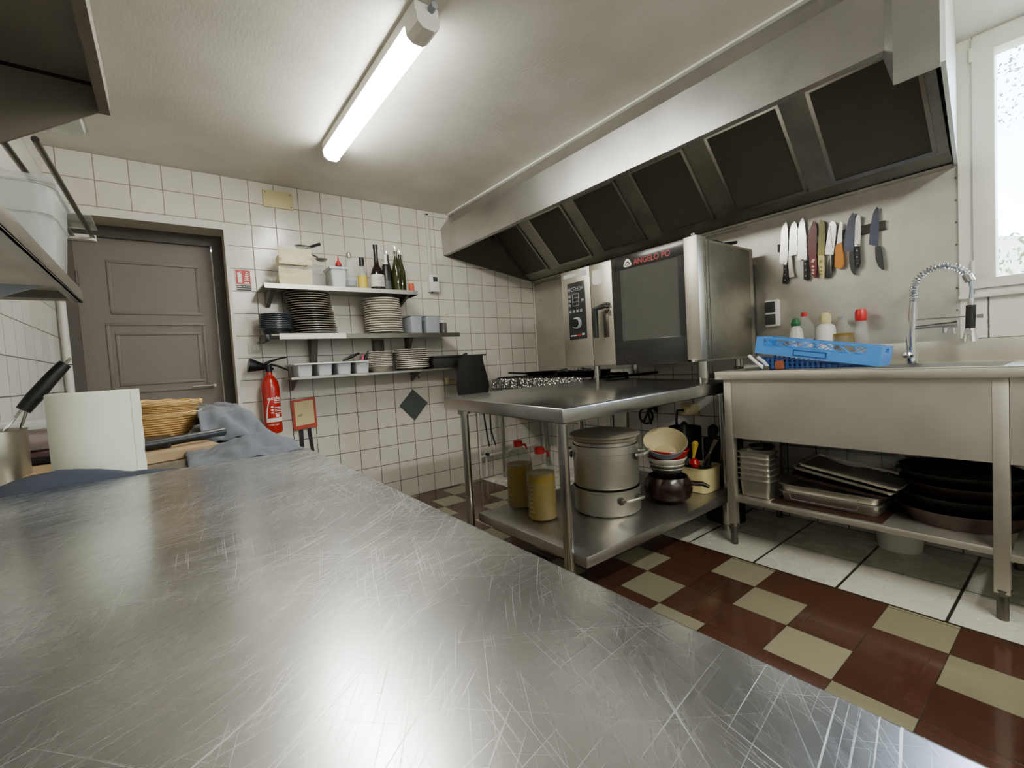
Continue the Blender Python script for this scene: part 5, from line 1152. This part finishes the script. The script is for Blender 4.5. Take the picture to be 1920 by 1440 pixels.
for i, (r, z, h, mt, lb, xy) in enumerate(((.215, zk+.001, .065, m_rust, 'burnt brown paella pan, bottom of the big pan stack under the sink', (-.33, -3.035)), (.20, zk+.070, .05, m_iron, 'black iron pan in the middle of the big pan stack', (-.34, -3.035)), (.195, zk+.125, .045, m_rust, 'brown sided frying pan near the top of the big stack', (-.34, -3.04)), (.20, zk+.175, .04, m_iron, 'black frying pan on top of the big stack under the sink', (-.34, -3.035)))):
    t = thing('large_frying_pan', lb, 'pan', (*xy, z), group='large pans under the sink')
    MB().lathe([(0, 0), (r*.82, 0), (r, h), (r*1.01, h+.002), (r*.985, h), (r*.81, .004), (0, .004)], (*xy, z), 48).build('pan_body', mt, t)
    MB().tube([(xy[0]-.06, xy[1]+r*.93, z+h*.8), (xy[0]-.10, xy[1]+r+.02, z+h+.012), (xy[0]-.11, xy[1]+r+.035, z+h+.01)], [.008, .009, .007], 8, flat=.6).build('handle', m_iron, t)
t = thing('white_floor_bucket', 'white round basin standing on the floor under the sink', 'basin', (-.08, -2.79, 0))
MB().lathe([(0, 0), (.085, 0), (.097, .11), (.10, .112), (.094, .11), (.082, .004), (0, .004)], (-.11, -2.79, .0005), 36).build('basin_body', m_white, t)
dp_ = thing('sink_drain_pipe', 'white plastic drain pipes below the sink basins', 'pipe', (-.2, -2.75, .6))
MB().cyl((-.34, -2.79, .665), (-.34, -2.79, .60), .022).tube([(-.34, -2.79, .60), (-.25, -2.79, .56), (-.08, -2.79, .54), (-.08, -2.79, .12)], .02).build('waste_pipe', m_white, dp_)
MB().tube([(-.06, -2.94, .12), (-.06, -2.94, .64)], .024).build('down_pipe', m_white, dp_)
t = thing('pipe_valves', 'low pipes with a black valve on the wall right of the sink leg', 'pipe', (-.05, -3.3, .25))
MB().tube([(-.03, -3.1, .30), (-.03, -3.9, .30)], .010).tube([(-.03, -3.1, .20), (-.03, -3.9, .20)], .010).build('supply_pipe', m_grey, t); MB().cyl((-.03, -3.195, .38), (-.06, -3.195, .38), .02).build('valve', m_under, t)

# ------------------------------------------------------------------ light
W_ = bpy.data.worlds.new('daylight'); SC.world = W_; W_.use_nodes = True
nt = W_.node_tree; bgn = nt.nodes['Background']
sky = nt.nodes.new('ShaderNodeTexSky'); sky.sky_type = 'NISHITA'; sky.sun_elevation = math.radians(50); sky.sun_rotation = math.radians(-60); sky.sun_disc = False
mx = nt.nodes.new('ShaderNodeMix'); mx.data_type = 'RGBA'; mx.inputs[0].default_value = .6; mx.inputs[7].default_value = (1, 1, 1, 1)
nt.links.new(sky.outputs[0], mx.inputs[6]); nt.links.new(mx.outputs[2], bgn.inputs['Color']); bgn.inputs['Strength'].default_value = 3.6
def area(name, loc, rot, sx, sy, power, col):
    L = bpy.data.lights.new(name, 'AREA'); L.shape = 'RECTANGLE'; L.size = sx; L.size_y = sy; L.energy = power; L.color = col
    o = bpy.data.objects.new(name, L); COL.objects.link(o); o.location = loc; o.rotation_euler = rot; return o
o = area('window_portal', (.16, -3.6, 1.77), (0, math.radians(90), 0), 1.0, 1.1, 0, (1, 1, 1)); o.data.cycles.is_portal = True
# batten added behind the camera for fill light, out of view
lp2 = thing('added_fill_batten', 'added fill light shaped as a fluorescent batten, out of view behind the camera', 'ceiling light', (-1.6, -4.0, H))
MB().box(-2.2, -1.0, -4.05, -3.95, 2.285, H-.001, .01).build('housing', m_white, lp2)
MB().prism([(-4.045, 2.285), (-3.955, 2.285), (-3.96, 2.255), (-3.98, 2.238), (-4.02, 2.238), (-4.04, 2.255)], 'x', -2.19, -1.01).build('diffuser', m_fill_tube, lp2)

# ------------------------------------------------------------------ camera
cam = bpy.data.cameras.new('camera'); co = bpy.data.objects.new('camera', cam); COL.objects.link(co)
cam.sensor_width = 36; cam.sensor_fit = 'HORIZONTAL'; cam.lens = 841.4767/1920*36; cam.clip_start = .02
rt = Vector((0.7922499794062439, -0.6072255935580945, -0.06014190434984541)); dn = Vector((-0.07678287753100434, -0.001427704908314384, -0.9970468150376659)); fw = Vector((0.6053464791744186, 0.7945281871568274, -0.04775562756807286))
Mx = Matrix((( rt.x, -dn.x, -fw.x, -2.9227), (rt.y, -dn.y, -fw.y, -3.39), (rt.z, -dn.z, -fw.z, 1.0315), (0, 0, 0, 1)))
co.matrix_world = Mx
SC.camera = co
SC.view_settings.view_transform = 'AgX'
try: SC.view_settings.look = 'AgX - Base Contrast'
except Exception: pass
SC.view_settings.exposure = 1.32; SC.view_settings.gamma = 1.05
SC.cycles.max_bounces = 10; SC.cycles.transparent_max_bounces = 16; SC.cycles.sample_clamp_indirect = 6
for o in list(bpy.data.objects):
    if 'off' in o: del o['off']
